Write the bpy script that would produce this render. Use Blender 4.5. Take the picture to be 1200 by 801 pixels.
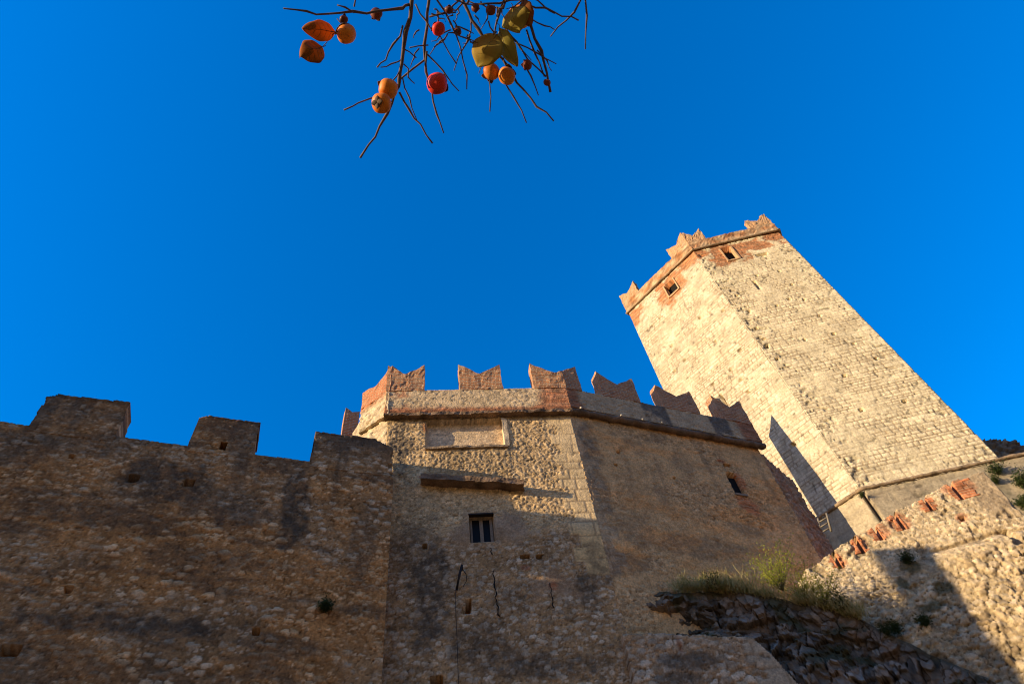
import bpy, bmesh, math, random
import numpy as np
from mathutils import Vector, Matrix, noise as mn
for o in list(bpy.data.objects): bpy.data.objects.remove(o)
sc = bpy.context.scene
col = sc.collection
# ------------------------------------------------------------ camera
F_PX, CZ = 760.0, 1.6
_c = np.array([503-600, -(-148-400.5), -F_PX]); _up = _c/np.linalg.norm(_c)
_f = np.array([0, 0, -1.0]); _y = _f-_up*_f.dot(_up); _y /= np.linalg.norm(_y)
ROT = np.array([np.cross(_y, _up), _y, _up])
cd = bpy.data.cameras.new('camera'); cam = bpy.data.objects.new('camera', cd); col.objects.link(cam)
m4 = Matrix(ROT.tolist()).to_4x4(); m4.translation = (0, 0, CZ); cam.matrix_world = m4
cd.sensor_width = 36; cd.lens = F_PX/1200*36; cd.clip_start = .05; cd.clip_end = 3000
sc.camera = cam
# ------------------------------------------------------------ light
SUN_ANG, SUN_EL = math.radians(24.5), math.radians(12.5)
LT = Vector((math.cos(SUN_EL)*math.cos(SUN_ANG), math.cos(SUN_EL)*math.sin(SUN_ANG), -math.sin(SUN_EL)))
sl = bpy.data.lights.new('sun', 'SUN'); sl.energy = 5.0; sl.angle = math.radians(.32); sl.color = (1, .80, .50)
sun = bpy.data.objects.new('sun', sl); col.objects.link(sun); sun.rotation_euler = LT.to_track_quat('-Z', 'Y').to_euler()
sun.location = (-40, -10, 40)
w = bpy.data.worlds.new('World'); sc.world = w; w.use_nodes = True
nt = w.node_tree; nt.nodes.clear()
sky = nt.nodes.new('ShaderNodeTexSky'); sky.sky_type = 'NISHITA'; sky.sun_disc = False
sky.sun_elevation = SUN_EL
# Blender: sun_rotation is measured clockwise from +Y
sky.sun_rotation = math.atan2(-LT.x, -LT.y) % (2*math.pi)
sky.air_density = 1.0; sky.dust_density = .3; sky.ozone_density = 3.0; sky.altitude = 300
hs = nt.nodes.new('ShaderNodeHueSaturation'); bg = nt.nodes.new('ShaderNodeBackground'); wo = nt.nodes.new('ShaderNodeOutputWorld')
tc = nt.nodes.new('ShaderNodeTexCoord'); sp = nt.nodes.new('ShaderNodeSeparateXYZ'); mr = nt.nodes.new('ShaderNodeMapRange')
mr.inputs['From Min'].default_value = .12; mr.inputs['From Max'].default_value = .42
mr.inputs['To Min'].default_value = .35; mr.inputs['To Max'].default_value = 1.45
nt.links.new(tc.outputs['Generated'], sp.inputs[0]); nt.links.new(sp.outputs['Z'], mr.inputs['Value'])
nt.links.new(mr.outputs[0], hs.inputs['Saturation'])
mv = nt.nodes.new('ShaderNodeMapRange'); nt.links.new(sp.outputs['Z'], mv.inputs['Value'])
mv.inputs['From Min'].default_value = .1; mv.inputs['From Max'].default_value = .45; mv.inputs['To Min'].default_value = .30; mv.inputs['To Max'].default_value = 1.85
mz = nt.nodes.new('ShaderNodeMapRange'); nt.links.new(sp.outputs['Z'], mz.inputs['Value']); mz.inputs['From Min'].default_value = .62; mz.inputs['From Max'].default_value = 1; mz.inputs['To Min'].default_value = 1; mz.inputs['To Max'].default_value = 1.16
mu = nt.nodes.new('ShaderNodeMath'); mu.operation = 'MULTIPLY'; nt.links.new(mv.outputs[0], mu.inputs[0]); nt.links.new(mz.outputs[0], mu.inputs[1])
nt.links.new(mu.outputs[0], hs.inputs['Value']); hs.inputs['Hue'].default_value = .510
nt.links.new(sky.outputs[0], hs.inputs['Color']); tw = nt.nodes.new('ShaderNodeMix'); tw.data_type = 'RGBA'; tw.blend_type = 'MULTIPLY'
mw = nt.nodes.new('ShaderNodeMapRange'); nt.links.new(sp.outputs['Z'], mw.inputs['Value']); mw.inputs['From Min'].default_value = .1; mw.inputs['From Max'].default_value = .4; mw.inputs['To Min'].default_value = 1; mw.inputs['To Max'].default_value = 0
nt.links.new(mw.outputs[0], tw.inputs[0]); nt.links.new(hs.outputs[0], tw.inputs[6]); tw.inputs[7].default_value = (1.45, .92, .45, 1)
nt.links.new(tw.outputs[2], bg.inputs[0]); nt.links.new(bg.outputs[0], wo.inputs[0])
bg.inputs[1].default_value = .124
vs = sc.view_settings; vs.view_transform = 'Standard'; vs.look = 'None'; vs.exposure = 0.62; vs.gamma = 1; vs.use_curve_mapping = False

# ------------------------------------------------------------ helpers
def ray(p):
    v = ROT @ np.array([p[0]-600, -(p[1]-400.5), -F_PX]); return v/np.linalg.norm(v)
def at_dist(p, D):           # point seen at p, D metres away along the ground
    v = ray(p); return v*(D/math.hypot(v[0], v[1]))+np.array([0, 0, CZ])
def at_range(p, r): return ray(p)*r+np.array([0, 0, CZ])
class Plane:                 # a vertical wall plane: U along it, N out of it, height is world z
    def __init__(s, O, ang):
        s.O = np.array([O[0], O[1], 0.0]); a = math.radians(ang)
        s.U = np.array([math.cos(a), math.sin(a), 0]); s.N = np.array([math.sin(a), -math.cos(a), 0]); s.ang = ang
    def uv(s, p):
        v = ray(p); C = np.array([0, 0, CZ]); t = ((s.O-C)@s.N)/(v@s.N); h = v*t+C
        return float((h-s.O)@s.U), float(h[2])
    def P(s, u, z, n=0.0): return s.O+s.U*u+s.N*n+np.array([0, 0, z])
    def off(s, n): return Plane(s.O+s.N*n, s.ang)
def hsh(ix, iy, seed):
    n = (ix.astype(np.int64)*374761393+iy.astype(np.int64)*668265263+int(seed)*974711) & 0xffffffff
    n = ((n ^ (n >> 13))*1274126177) & 0xffffffff
    n = ((n ^ (n >> 16))*2246822519) & 0xffffffff
    return ((n ^ (n >> 15)) & 0xffffff)/float(0x1000000)
def vn(x, y, seed):
    ix = np.floor(x); iy = np.floor(y); fx = x-ix; fy = y-iy; fx = fx*fx*(3-2*fx); fy = fy*fy*(3-2*fy)
    a = hsh(ix, iy, seed); b = hsh(ix+1, iy, seed); c = hsh(ix, iy+1, seed); d = hsh(ix+1, iy+1, seed)
    return (a*(1-fx)+b*fx)*(1-fy)+(c*(1-fx)+d*fx)*fy
def fbm(x, y, seed, o=4):
    s = 0; a = 1; t = 0
    for i in range(o):
        s = s+a*vn(x*2**i+17.3*i, y*2**i-9.1*i, seed+i); t += a; a *= .55
    return s/t
def voro(x, y, seed):
    ix = np.floor(x); iy = np.floor(y)
    f1 = np.full(x.shape, 9.); f2 = f1.copy(); r1 = np.zeros(x.shape); r2 = r1.copy()
    for dx in (-1, 0, 1):
        for dy in (-1, 0, 1):
            cx = ix+dx; cy = iy+dy
            px = cx+.1+.8*hsh(cx, cy, seed); py = cy+.1+.8*hsh(cx, cy, seed+7)
            d = np.hypot(px-x, py-y); m = d < f1
            f2 = np.where(m, f1, np.minimum(f2, d)); f1 = np.where(m, d, f1)
            r1 = np.where(m, hsh(cx, cy, seed+13), r1); r2 = np.where(m, hsh(cx, cy, seed+29), r2)
    return f1, f2, r1, r2
def ss(a, b, x):
    t = np.clip((x-a)/(b-a), 0, 1); return t*t*(3-2*t)
def mix(a, b, t): return a*(1-t)+b*t
def C3(c): return np.array(c)[None, :]
def blob(u, v, cu, cv, ru, rv, seed=5):
    d = np.hypot((u-cu)/ru, (v-cv)/rv)+.7*(fbm(u*1.8, v*1.8, seed, 4)-.5)*2
    return 1-ss(.55, 1.05, d)

def tag(o, label=None, cat=None, group=None, kind=None):
    if label: o['label'] = label
    if cat: o['category'] = cat
    if group: o['group'] = group
    if kind: o['kind'] = kind
    return o
def thing(name, loc, label, cat, group=None):
    o = bpy.data.objects.new(name, None); col.objects.link(o); o.location = loc; o.empty_display_size = .3
    return tag(o, label, cat, group, 'thing')
def root_loc(p):
    l = Vector((0, 0, 0))
    while p is not None: l += p.location; p = p.parent
    return l
def link(name, me, mat, parent=None):
    o = bpy.data.objects.new(name, me); col.objects.link(o)
    if mat: me.materials.append(mat)
    if parent is not None:
        o.parent = parent; o.location = -root_loc(parent)     # geometry is written in world metres
    return o
def np_mesh(name, V, faces, cols=None, uv=None, smooth=True):
    """faces: list of int arrays (quads) or list of lists"""
    me = bpy.data.meshes.new(name)
    me.from_pydata(V.tolist() if hasattr(V, 'tolist') else V, [], faces)
    if cols is not None:
        a = me.color_attributes.new('Col', 'FLOAT_COLOR', 'POINT')
        c = np.ones((len(V), 4), np.float32); c[:, :3] = cols; a.data.foreach_set('color', c.ravel())
    if smooth: me.polygons.foreach_set('use_smooth', [True]*len(me.polygons))
    me.update(); return me

def relief(name, parent, mat, pl, u0, u1, v0, v1, res, thick, fn, keep=None, holes=()):
    """A solid piece of wall whose face is a dense sheet with real relief; holes = (u0,u1,v0,v1,depth)."""
    nu = max(2, int((u1-u0)/res)+1); nv = max(2, int((v1-v0)/res)+1)
    us = np.linspace(u0, u1, nu); vs_ = np.linspace(v0, v1, nv)
    for h in holes:                      # snap grid lines to the jambs
        for a, arr, b0, b1 in ((0, us, h[0], h[1]), (1, vs_, h[2], h[3])):
            for b in (b0, b1):
                i = int(np.argmin(abs(arr-b)))
                if 0 < i < len(arr)-1: arr[i] = b
    Ug, Vg = np.meshgrid(us, vs_, indexing='ij'); u = Ug.ravel(); v = Vg.ravel()
    disp, c = fn(u, v)
    for h in holes:
        m = (u > h[0]-1e-4) & (u < h[1]+1e-4) & (v > h[2]-1e-4) & (v < h[3]+1e-4)
        disp = np.where(m, -h[4]+.02*disp, disp)
    V = pl.O[None, :]+pl.U[None, :]*u[:, None]+pl.N[None, :]*disp[:, None]; V[:, 2] += v
    idx = np.arange(nu*nv).reshape(nu, nv)
    q = np.stack([idx[:-1, :-1], idx[1:, :-1], idx[1:, 1:], idx[:-1, 1:]], -1).reshape(-1, 4)
    if keep is not None:
        k = keep(u, v); q = q[k[q].all(1)]
    e = np.concatenate([q[:, [0, 1]], q[:, [1, 2]], q[:, [2, 3]], q[:, [3, 0]]])
    key = {}
    for a, b in e.tolist():
        if (b, a) in key: del key[(b, a)]
        else: key[(a, b)] = 1
    nxt = {a: b for a, b in key}
    bl = list(nxt); nb = {a: len(V)+i for i, a in enumerate(bl)}
    back = V[bl].copy(); d = disp[bl]
    back = back-pl.N[None, :]*(thick+d)[:, None]
    faces = q.tolist()
    for a, b in nxt.items(): faces.append([b, a, nb[a], nb[b]])
    seen = set()
    for s in bl:
        if s in seen: continue
        loop = []; x = s
        while x not in seen and x in nxt: seen.add(x); loop.append(nb[x]); x = nxt[x]
        if len(loop) > 2: faces.append(loop[::-1])
    Vall = np.vstack([V, back]); call = np.vstack([c, c[bl]])
    me = np_mesh(name, Vall, faces, call)
    sm = np.ones(len(me.polygons), bool); sm[len(q):] = False; me.polygons.foreach_set('use_smooth', sm.tolist())
    return link(name, me, mat, parent)

def prism(name, parent, mat, pl, quads, n0, n1, cuts=3, jit=.012, colfn=None, smooth=False):
    """Solid made of (u,z) quads pushed from depth n0 to n1 along the wall normal, edges worn a little."""
    bm = bmesh.new(); vd = {}
    def vert(p, n):
        k = (round(p[0], 4), round(p[1], 4), n)
        if k not in vd: vd[k] = bm.verts.new((p[0], p[1], n))
        return vd[k]
    ed = {}
    for qd in quads:
        bm.faces.new([vert(p, n1) for p in qd]); bm.faces.new([vert(p, n0) for p in reversed(qd)])
        for i in range(len(qd)):
            a = qd[i]; b = qd[(i+1) % len(qd)]; ka = (round(a[0], 4), round(a[1], 4)); kb = (round(b[0], 4), round(b[1], 4))
            if (kb, ka) in ed: del ed[(kb, ka)]
            else: ed[(ka, kb)] = (a, b)
    for a, b in ed.values(): bm.faces.new([vert(a, n0), vert(b, n0), vert(b, n1), vert(a, n1)])
    bm.normal_update()
    if cuts: bmesh.ops.subdivide_edges(bm, edges=bm.edges[:], cuts=cuts, use_grid_fill=True)
    bmesh.ops.recalc_face_normals(bm, faces=bm.faces[:])
    uvl = bm.loops.layers.uv.new('UVMap')
    for f in bm.faces:
        nx, ny, nz = map(abs, f.normal)
        for l in f.loops:
            c = l.vert.co
            l[uvl].uv = (c.x, c.y) if nz >= nx and nz >= ny else ((c.z, c.y) if nx > ny else (c.x, c.z))
    cl = []
    for v in bm.verts:
        u, z, n = v.co
        if colfn: cl.append(colfn(u, z, n))
        W = pl.P(u, z, n); W = Vector(W)
        if jit: W += jit*1.6*mn.noise_vector(W*4.0)+jit*.8*mn.noise_vector(W*13.0)
        v.co = W
    me = bpy.data.meshes.new(name); bm.to_mesh(me); bm.free()
    if colfn:
        a = me.color_attributes.new('Col', 'FLOAT_COLOR', 'POINT')
        for i, c in enumerate(cl): a.data[i].color = (*c, 1)
    if smooth: me.polygons.foreach_set('use_smooth', [True]*len(me.polygons))
    return link(name, me, mat, parent)

def rect(u0, u1, z0, z1, nu=1): 
    us = np.linspace(u0, u1, nu+1)
    return [[(us[i], z0), (us[i+1], z0), (us[i+1], z1), (us[i], z1)] for i in range(nu)]
def tail(ua, ub, z0, zl, zv, zr, um=None):
    um = (ua+ub)/2 if um is None else um
    zb = z0+.05
    return [[(ua, z0), (um, z0), (um, zv), (ua, zl)], [(um, z0), (ub, z0), (ub, zr), (um, zv)]]

def sweep(name, parent, mat, pts, rad, seg=8, jit=.0, colr=None, close=True, taper=None):
    """A bar, twig or moulding of round section along 3-D points; rad may be a list."""
    pts = [Vector(p) for p in pts]; n = len(pts); rr = rad if hasattr(rad, '__len__') else [rad]*n
    V = []; Fc = []
    for i, p in enumerate(pts):
        t = (pts[min(i+1, n-1)]-pts[max(i-1, 0)]).normalized()
        a = t.cross(Vector((0, 0, 1)) if abs(t.z) < .9 else Vector((1, 0, 0))).normalized(); b = a.cross(t)
        for k in range(seg):
            th = 2*math.pi*k/seg; r = rr[i]
            q = p+(a*math.cos(th)+b*math.sin(th))*r
            if jit: q += jit*mn.noise_vector(q*5.0)
            V.append(tuple(q))
    for i in range(n-1):
        for k in range(seg):
            k2 = (k+1) % seg; Fc.append([i*seg+k, i*seg+k2, (i+1)*seg+k2, (i+1)*seg+k])
    Fc.append(list(range(seg))[::-1]); Fc.append([(n-1)*seg+k for k in range(seg)])
    cols = None
    if colr is not None:
        cols = np.array([np.array(colr)*(.75+.5*mn.noise(Vector(v)*3)+.25*mn.noise(Vector(v)*11)) for v in V])
    me = np_mesh(name, np.array(V), Fc, cols)
    return link(name, me, mat, parent) if mat is not None else me
def refine(pts, step=.25):
    out = [np.array(pts[0], float)]
    for a, b in zip(pts[:-1], pts[1:]):
        a = np.array(a, float); b = np.array(b, float); k = max(1, int(np.linalg.norm(b-a)/step))
        out += [a+(b-a)*(i+1)/k for i in range(k)]
    return out

# ------------------------------------------------------------ materials
def new_mat(name):
    m = bpy.data.materials.new(name); m.use_nodes = True; n = m.node_tree; b = n.nodes['Principled BSDF']
    b.inputs['Roughness'].default_value = .92; b.inputs['Specular IOR Level'].default_value = .15
    return m, n, b
def nnoise(n, scale, detail=6, rough=.6, vec=None):
    x = n.nodes.new('ShaderNodeTexNoise'); x.inputs['Scale'].default_value = scale; x.inputs['Detail'].default_value = detail
    x.inputs['Roughness'].default_value = rough
    if vec: n.links.new(vec, x.inputs['Vector'])
    return x
def mapr(n, src, a, b, c, d):
    x = n.nodes.new('ShaderNodeMapRange'); n.links.new(src, x.inputs['Value'])
    for k, v in zip(('From Min', 'From Max', 'To Min', 'To Max'), (a, b, c, d)): x.inputs[k].default_value = v
    return x.outputs[0]
def mixc(n, a, b, fac, mode='MIX'):
    x = n.nodes.new('ShaderNodeMix'); x.data_type = 'RGBA'; x.blend_type = mode
    for s, i in ((fac, 0), (a, 6), (b, 7)):
        if hasattr(s, 'type') or hasattr(s, 'is_linked'): n.links.new(s, x.inputs[i])
        else: x.inputs[i].default_value = s if i == 0 else (*s, 1)
    return x.outputs[2]
def masonry(name, fine=14., bump=.5, dist=.03, contrast=.5):
    m, n, b = new_mat(name)
    at = n.nodes.new('ShaderNodeAttribute'); at.attribute_name = 'Col'
    t = n.nodes.new('ShaderNodeTexCoord')
    n1 = nnoise(n, fine, 8, .7, t.outputs['Object']); n2 = nnoise(n, fine*.22, 5, .6, t.outputs['Object'])
    f = mapr(n, n1.outputs[0], .25, .75, 1-contrast, 1+contrast); f2 = mapr(n, n2.outputs[0], .3, .7, .85, 1.15)
    mm = n.nodes.new('ShaderNodeMath'); mm.operation = 'MULTIPLY'; n.links.new(f, mm.inputs[0]); n.links.new(f2, mm.inputs[1])
    cm = n.nodes.new('ShaderNodeCombineColor'); [n.links.new(mm.outputs[0], cm.inputs[i]) for i in range(3)]
    c = mixc(n, at.outputs['Color'], cm.outputs[0], 1.0, 'MULTIPLY'); n.links.new(c, b.inputs['Base Color'])
    vo = n.nodes.new('ShaderNodeTexVoronoi'); vo.inputs['Scale'].default_value = fine*.9; n.links.new(t.outputs['Object'], vo.inputs['Vector'])
    ad = n.nodes.new('ShaderNodeMath'); ad.operation = 'SUBTRACT'; n.links.new(n1.outputs[0], ad.inputs[0])
    sc_ = n.nodes.new('ShaderNodeMath'); sc_.operation = 'MULTIPLY'; sc_.inputs[1].default_value = .35; n.links.new(vo.outputs['Distance'], sc_.inputs[0])
    n.links.new(sc_.outputs[0], ad.inputs[1])
    bp = n.nodes.new('ShaderNodeBump'); bp.inputs['Strength'].default_value = bump; bp.inputs['Distance'].default_value = dist
    n.links.new(ad.outputs[0], bp.inputs['Height']); n.links.new(bp.outputs[0], b.inputs['Normal'])
    return m
M_RUB = masonry('rubble_stone', 18, .6, .025, .5); M_ASH = masonry('ashlar_stone', 10, .45, .04, .36); M_ROCK = masonry('rock', 6, .8, .08, .5); M_RUIN = masonry('ruin_stone', 8, .9, .06, .42)
def brick_mat(name, ca, cb, cm_, plaster=.45):
    m, n, b = new_mat(name)
    uv = n.nodes.new('ShaderNodeUVMap'); uv.uv_map = 'UVMap'
    t = n.nodes.new('ShaderNodeTexCoord')
    nw = nnoise(n, 3, 3, .5, t.outputs['Object']); 
    va = n.nodes.new('ShaderNodeVectorMath'); va.operation = 'SCALE'; va.inputs['Scale'].default_value = .05; n.links.new(nw.outputs['Color'], va.inputs[0])
    vb = n.nodes.new('ShaderNodeVectorMath'); n.links.new(uv.outputs[0], vb.inputs[0]); n.links.new(va.outputs[0], vb.inputs[1])
    br = n.nodes.new('ShaderNodeTexBrick'); n.links.new(vb.outputs[0], br.inputs['Vector'])
    br.inputs['Color1'].default_value = (*ca, 1); br.inputs['Color2'].default_value = (*cb, 1); br.inputs['Mortar'].default_value = (*cm_, 1)
    br.inputs['Scale'].default_value = 1; br.inputs['Brick Width'].default_value = .26; br.inputs['Row Height'].default_value = .082
    br.inputs['Mortar Size'].default_value = .015; br.inputs['Mortar Smooth'].default_value = .4; br.inputs['Bias'].default_value = -.1
    n1 = nnoise(n, 2.2, 6, .65, t.outputs['Object']); n2 = nnoise(n, 16, 6, .7, t.outputs['Object'])
    pl_ = mapr(n, n1.outputs[0], .52, .66, 0, plaster)
    c = mixc(n, br.outputs['Color'], (.50, .36, .22), pl_)
    n3 = nnoise(n, 3.1, 5, .6, t.outputs['Object']); dk = mapr(n, n3.outputs[0], .55, .7, 0, .45)
    c = mixc(n, c, (.10, .075, .06), dk)
    g = mapr(n, n2.outputs[0], .25, .75, .55, 1.4); cm2 = n.nodes.new('ShaderNodeCombineColor'); [n.links.new(g, cm2.inputs[i]) for i in range(3)]
    c = mixc(n, c, cm2.outputs[0], 1.0, 'MULTIPLY'); n.links.new(c, b.inputs['Base Color'])
    ad = n.nodes.new('ShaderNodeMath'); ad.operation = 'MULTIPLY_ADD'; n.links.new(n2.outputs[0], ad.inputs[0]); ad.inputs[1].default_value = .8
    iv = n.nodes.new('ShaderNodeMath'); iv.operation = 'SUBTRACT'; iv.inputs[0].default_value = 1; n.links.new(br.outputs['Fac'], iv.inputs[1]); n.links.new(iv.outputs[0], ad.inputs[2])
    bp = n.nodes.new('ShaderNodeBump'); bp.inputs['Strength'].default_value = .7; bp.inputs['Distance'].default_value = .025
    n.links.new(ad.outputs[0], bp.inputs['Height']); n.links.new(bp.outputs[0], b.inputs['Normal'])
    return m
M_BRICK = brick_mat('old_brick', (.58, .225, .085), (.36, .13, .055), (.56, .40, .25))
M_BRICK_T = brick_mat('pale_brick', (.58, .29, .13), (.50, .22, .09), (.55, .40, .24), .9)
M_BRICK_O = brick_mat('orange_brick', (.55, .17, .07), (.45, .15, .065), (.48, .32, .19), .3)
def plain(name, c, rough=.8, var=.25, scale=20, spec=.2, metal=0):
    m, n, b = new_mat(name); t = n.nodes.new('ShaderNodeTexCoord'); x = nnoise(n, scale, 6, .6, t.outputs['Object'])
    f = mapr(n, x.outputs[0], .25, .75, 1-var, 1+var); cm_ = n.nodes.new('ShaderNodeCombineColor'); [n.links.new(f, cm_.inputs[i]) for i in range(3)]
    n.links.new(mixc(n, c, cm_.outputs[0], 1.0, 'MULTIPLY'), b.inputs['Base Color'])
    b.inputs['Roughness'].default_value = rough; b.inputs['Specular IOR Level'].default_value = spec; b.inputs['Metallic'].default_value = metal
    return m
M_DARK = plain('dark_interior', (.012, .010, .009), .95)  # near-black fill, shade painted into window openings; also used for cracks
M_IRON = plain('rusty_iron', (.035, .025, .02), .7)
M_WOOD = plain('weathered_wood', (.26, .19, .13), .8)
M_GLASS = plain('window_glass', (.012, .014, .016), .55, .1, 4, .1)
M_BARK = plain('persimmon_bark', (.13, .085, .07), .85, .5, 60)
M_STEM = plain('plant_stem', (.14, .12, .05), .8)

# ------------------------------------------------------------ planes of the place
PF = Plane(at_dist((455, 487), 15), 11.5)                  # bastion, sunlit front
_u, _z = PF.uv((668, 487)); PK = Plane(PF.P(_u, 0), 26.5)  # bastion, shaded flank
PL = Plane(at_dist((456, 540), 14.2), 25)                  # long curtain wall on the left
TB = at_dist((1008.8, 575.3), 32)
PTR = Plane(TB, -3.6); PTL = Plane(TB, -42)                # tower faces
R0 = at_dist((945, 668), 19); R1 = at_dist((1150, 553), 21.5)
PQ = Plane(R0, math.degrees(math.atan2(R1[1]-R0[1], R1[0]-R0[0])))   # ruined wall

# ------------------------------------------------------------ surfaces of masonry (numpy colour + relief)
def rubble(u, v, seed, sx=.26, sy=.17, dens=.7, mortar=(.30, .20, .12), sa=(.40, .34, .28), sb=(.26, .19, .13), amp=.035, crack_=.45):
    wu = u+.10*(fbm(u*3, v*3, seed+50)-.5)+.03*(fbm(u*14, v*14, seed+51, 2)-.5); wv = v+.10*(fbm(u*3+9, v*3, seed+60)-.5)+.03*(fbm(u*14+5, v*14, seed+61, 2)-.5)
    f1, f2, r, r2 = voro(wu/sx, wv/sy, seed); g1, g2, q, q2 = voro(wu/(sx*.42)+5, wv/(sy*.46), seed+100)
    loc = fbm(u*.7, v*.7, seed+70, 3)
    e1 = f2-f1; e2 = g2-g1
    m1 = ss(.03, .10, e1)*ss(0, .07, .36+.34*r2-f1)*(r < dens*(.45+1.1*loc)); m2 = ss(.05, .14, e2)*ss(0, .1, .30+.36*q2-g1)*(q < dens*.8)*(1-m1)
    n = fbm(u*2.2, v*2.2, seed+80, 5); n2 = fbm(u*9, v*9, seed+90, 4); n3 = fbm(u*24, v*24, seed+91, 2)
    c = C3(mortar)*(.5+.95*n[:, None])*(.62+.76*n2[:, None])*(.7+.6*n3[:, None])
    tone = ((r*7.3 % 1)**1.3)[:, None]; tq = (q*5.1 % 1)[:, None]; br = (.72+.56*(r*31.7 % 1))[:, None]; bq = (.7+.6*(q*23.7 % 1))[:, None]
    c = mix(c, mix(C3(sa), C3(sb), tone)*br*(.7+.6*n2[:, None]), m1[:, None]*.95)
    c = mix(c, mix(C3(sa), C3(sb), tq)*bq*(.7+.6*n2[:, None]), m2[:, None]*.85)
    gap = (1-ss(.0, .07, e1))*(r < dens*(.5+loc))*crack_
    h1, h2, hr, hr2 = voro(wu/.085, wv/.06, seed+200)
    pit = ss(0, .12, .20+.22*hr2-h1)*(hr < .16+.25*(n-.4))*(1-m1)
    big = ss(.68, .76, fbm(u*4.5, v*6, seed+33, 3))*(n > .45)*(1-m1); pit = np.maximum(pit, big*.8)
    c = c*(1-.5*gap[:, None]); c = c*(1-.55*pit[:, None])  # shade painted into stone gaps and pits, besides their relief
    d = amp*(m1*(.35+.65*np.sqrt(np.clip(1-(f1/.75)**2, 0, 1)))*(.5+r2)+.45*m2*(.5+q2))+amp*1.0*(n-.5)+amp*1.0*(n2-.5)+amp*.5*(n3-.5)-amp*.8*gap-amp*1.2*pit
    return d, c
def ashlar(u, v, seed, h=.34, l=.58, ca=(.66, .53, .35), cb=(.52, .40, .25), joint=(.30, .21, .12), amp=.03):
    rs = np.random.RandomState(seed); hs_ = h*(.65+.7*rs.rand(400)); z = np.concatenate([[0], np.cumsum(hs_)])
    wv = v+.05*(fbm(u*.9, v*2, seed+3)-.5); wu = u+.06*(fbm(u*2, v*1.2, seed+4)-.5)
    r = np.clip(np.searchsorted(z, wv)-1, 0, 398); dv = np.minimum(wv-z[r], z[r+1]-wv)
    lr = l*(.7+.7*hsh(r, r*0, seed)); x = wu/lr+hsh(r, r*0+3, seed)*5; b = np.floor(x); jx = .3*(hsh(b, r, seed+1)-.5); jx2 = .3*(hsh(b+1, r, seed+1)-.5)
    fx = x-b; left = fx < jx; right = fx > 1+jx2
    b2 = np.where(left, b-1, np.where(right, b+1, b))
    du = np.minimum(abs(fx-jx), abs(fx-1-jx2))*lr
    d = np.minimum(dv, du); k = hsh(b2, r, seed+9); k2 = hsh(b2, r, seed+19)
    n = fbm(u*1.1, v*1.1, seed+5, 5); n2 = fbm(u*7, v*7, seed+6, 3)
    j = 1-ss(.008, .045, d); worn = ss(.35, .6, fbm(u*.9+3, v*.9, seed+8, 3))
    c = mix(C3(ca), C3(cb), k[:, None]); c = c*(.72+.56*n[:, None])*(.85+.3*n2[:, None])
    c = mix(c, C3(joint), (j*(.35+.6*worn))[:, None])
    dd = amp*((k2-.5)*.9)-amp*1.3*j*(.5+.8*worn)+amp*.9*(n2-.5)
    pit = ss(.70, .78, fbm(u*3.2, v*4.2, seed+44, 3)); c = c*(1-.5*pit[:, None]); dd = dd-amp*1.6*pit
    return dd, c
BRK = np.array((.42, .15, .065))
def brickcol(u, v, seed):
    r = np.floor(v/.085); b = np.floor((u+hsh(r, r*0, seed)*.26)/.27); k = hsh(b, r, seed+2)
    fv = v/.085-r; j = ss(.72, .95, fv)
    c = BRK[None, :]*(.55+.8*k[:, None]); c = mix(c, C3((.42, .30, .19)), (j*.7)[:, None])
    n = fbm(u*5, v*5, seed+7, 4); return c*(.6+.8*n[:, None])

# ============================================================ LEFT CURTAIN WALL
LW = thing('curtain_wall', PL.P(-5, 0), 'long shadowed rubble curtain wall with square merlons at the left', 'wall')
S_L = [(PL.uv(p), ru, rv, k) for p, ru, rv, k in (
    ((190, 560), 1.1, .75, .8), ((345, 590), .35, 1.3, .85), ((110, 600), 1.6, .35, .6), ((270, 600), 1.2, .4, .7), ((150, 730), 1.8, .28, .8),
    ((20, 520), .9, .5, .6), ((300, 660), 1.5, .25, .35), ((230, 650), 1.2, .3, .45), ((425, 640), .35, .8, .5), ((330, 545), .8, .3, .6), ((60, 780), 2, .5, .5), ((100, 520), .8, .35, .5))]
def left_fn(u, v):
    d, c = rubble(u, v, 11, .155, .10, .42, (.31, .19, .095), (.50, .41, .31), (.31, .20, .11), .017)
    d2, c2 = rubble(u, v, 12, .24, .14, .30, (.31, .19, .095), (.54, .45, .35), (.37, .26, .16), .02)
    big = ss(.5, .6, fbm(u*.5, v*.5, 21, 3)); d = mix(d, d2, big); c = mix(c, c2, big[:, None])
    o = fbm(u*.6, v*.9, 77, 4); c = c*mix(C3((1.02, .97, .92)), C3((1.22, .98, .72)), ss(.36, .6, o)[:, None])
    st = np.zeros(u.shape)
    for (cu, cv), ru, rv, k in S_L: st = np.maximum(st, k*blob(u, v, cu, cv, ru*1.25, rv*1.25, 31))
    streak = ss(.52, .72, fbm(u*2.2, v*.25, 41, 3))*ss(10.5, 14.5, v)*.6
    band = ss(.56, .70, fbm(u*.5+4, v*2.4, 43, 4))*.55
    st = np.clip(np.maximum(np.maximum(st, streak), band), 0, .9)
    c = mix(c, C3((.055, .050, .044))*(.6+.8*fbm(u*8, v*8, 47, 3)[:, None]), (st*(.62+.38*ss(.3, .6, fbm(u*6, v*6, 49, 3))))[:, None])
    for (hx, hy), r in (((262, 523), 0), ((174, 535), .05), ((157, 560), .08), ((222, 566), .08), ((14, 763), .1), ((30, 700), .06), ((352, 733), .07)):
        pass
    c = c*C3((1.24, 1.10, .90))
    return d, c
lh = []
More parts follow.
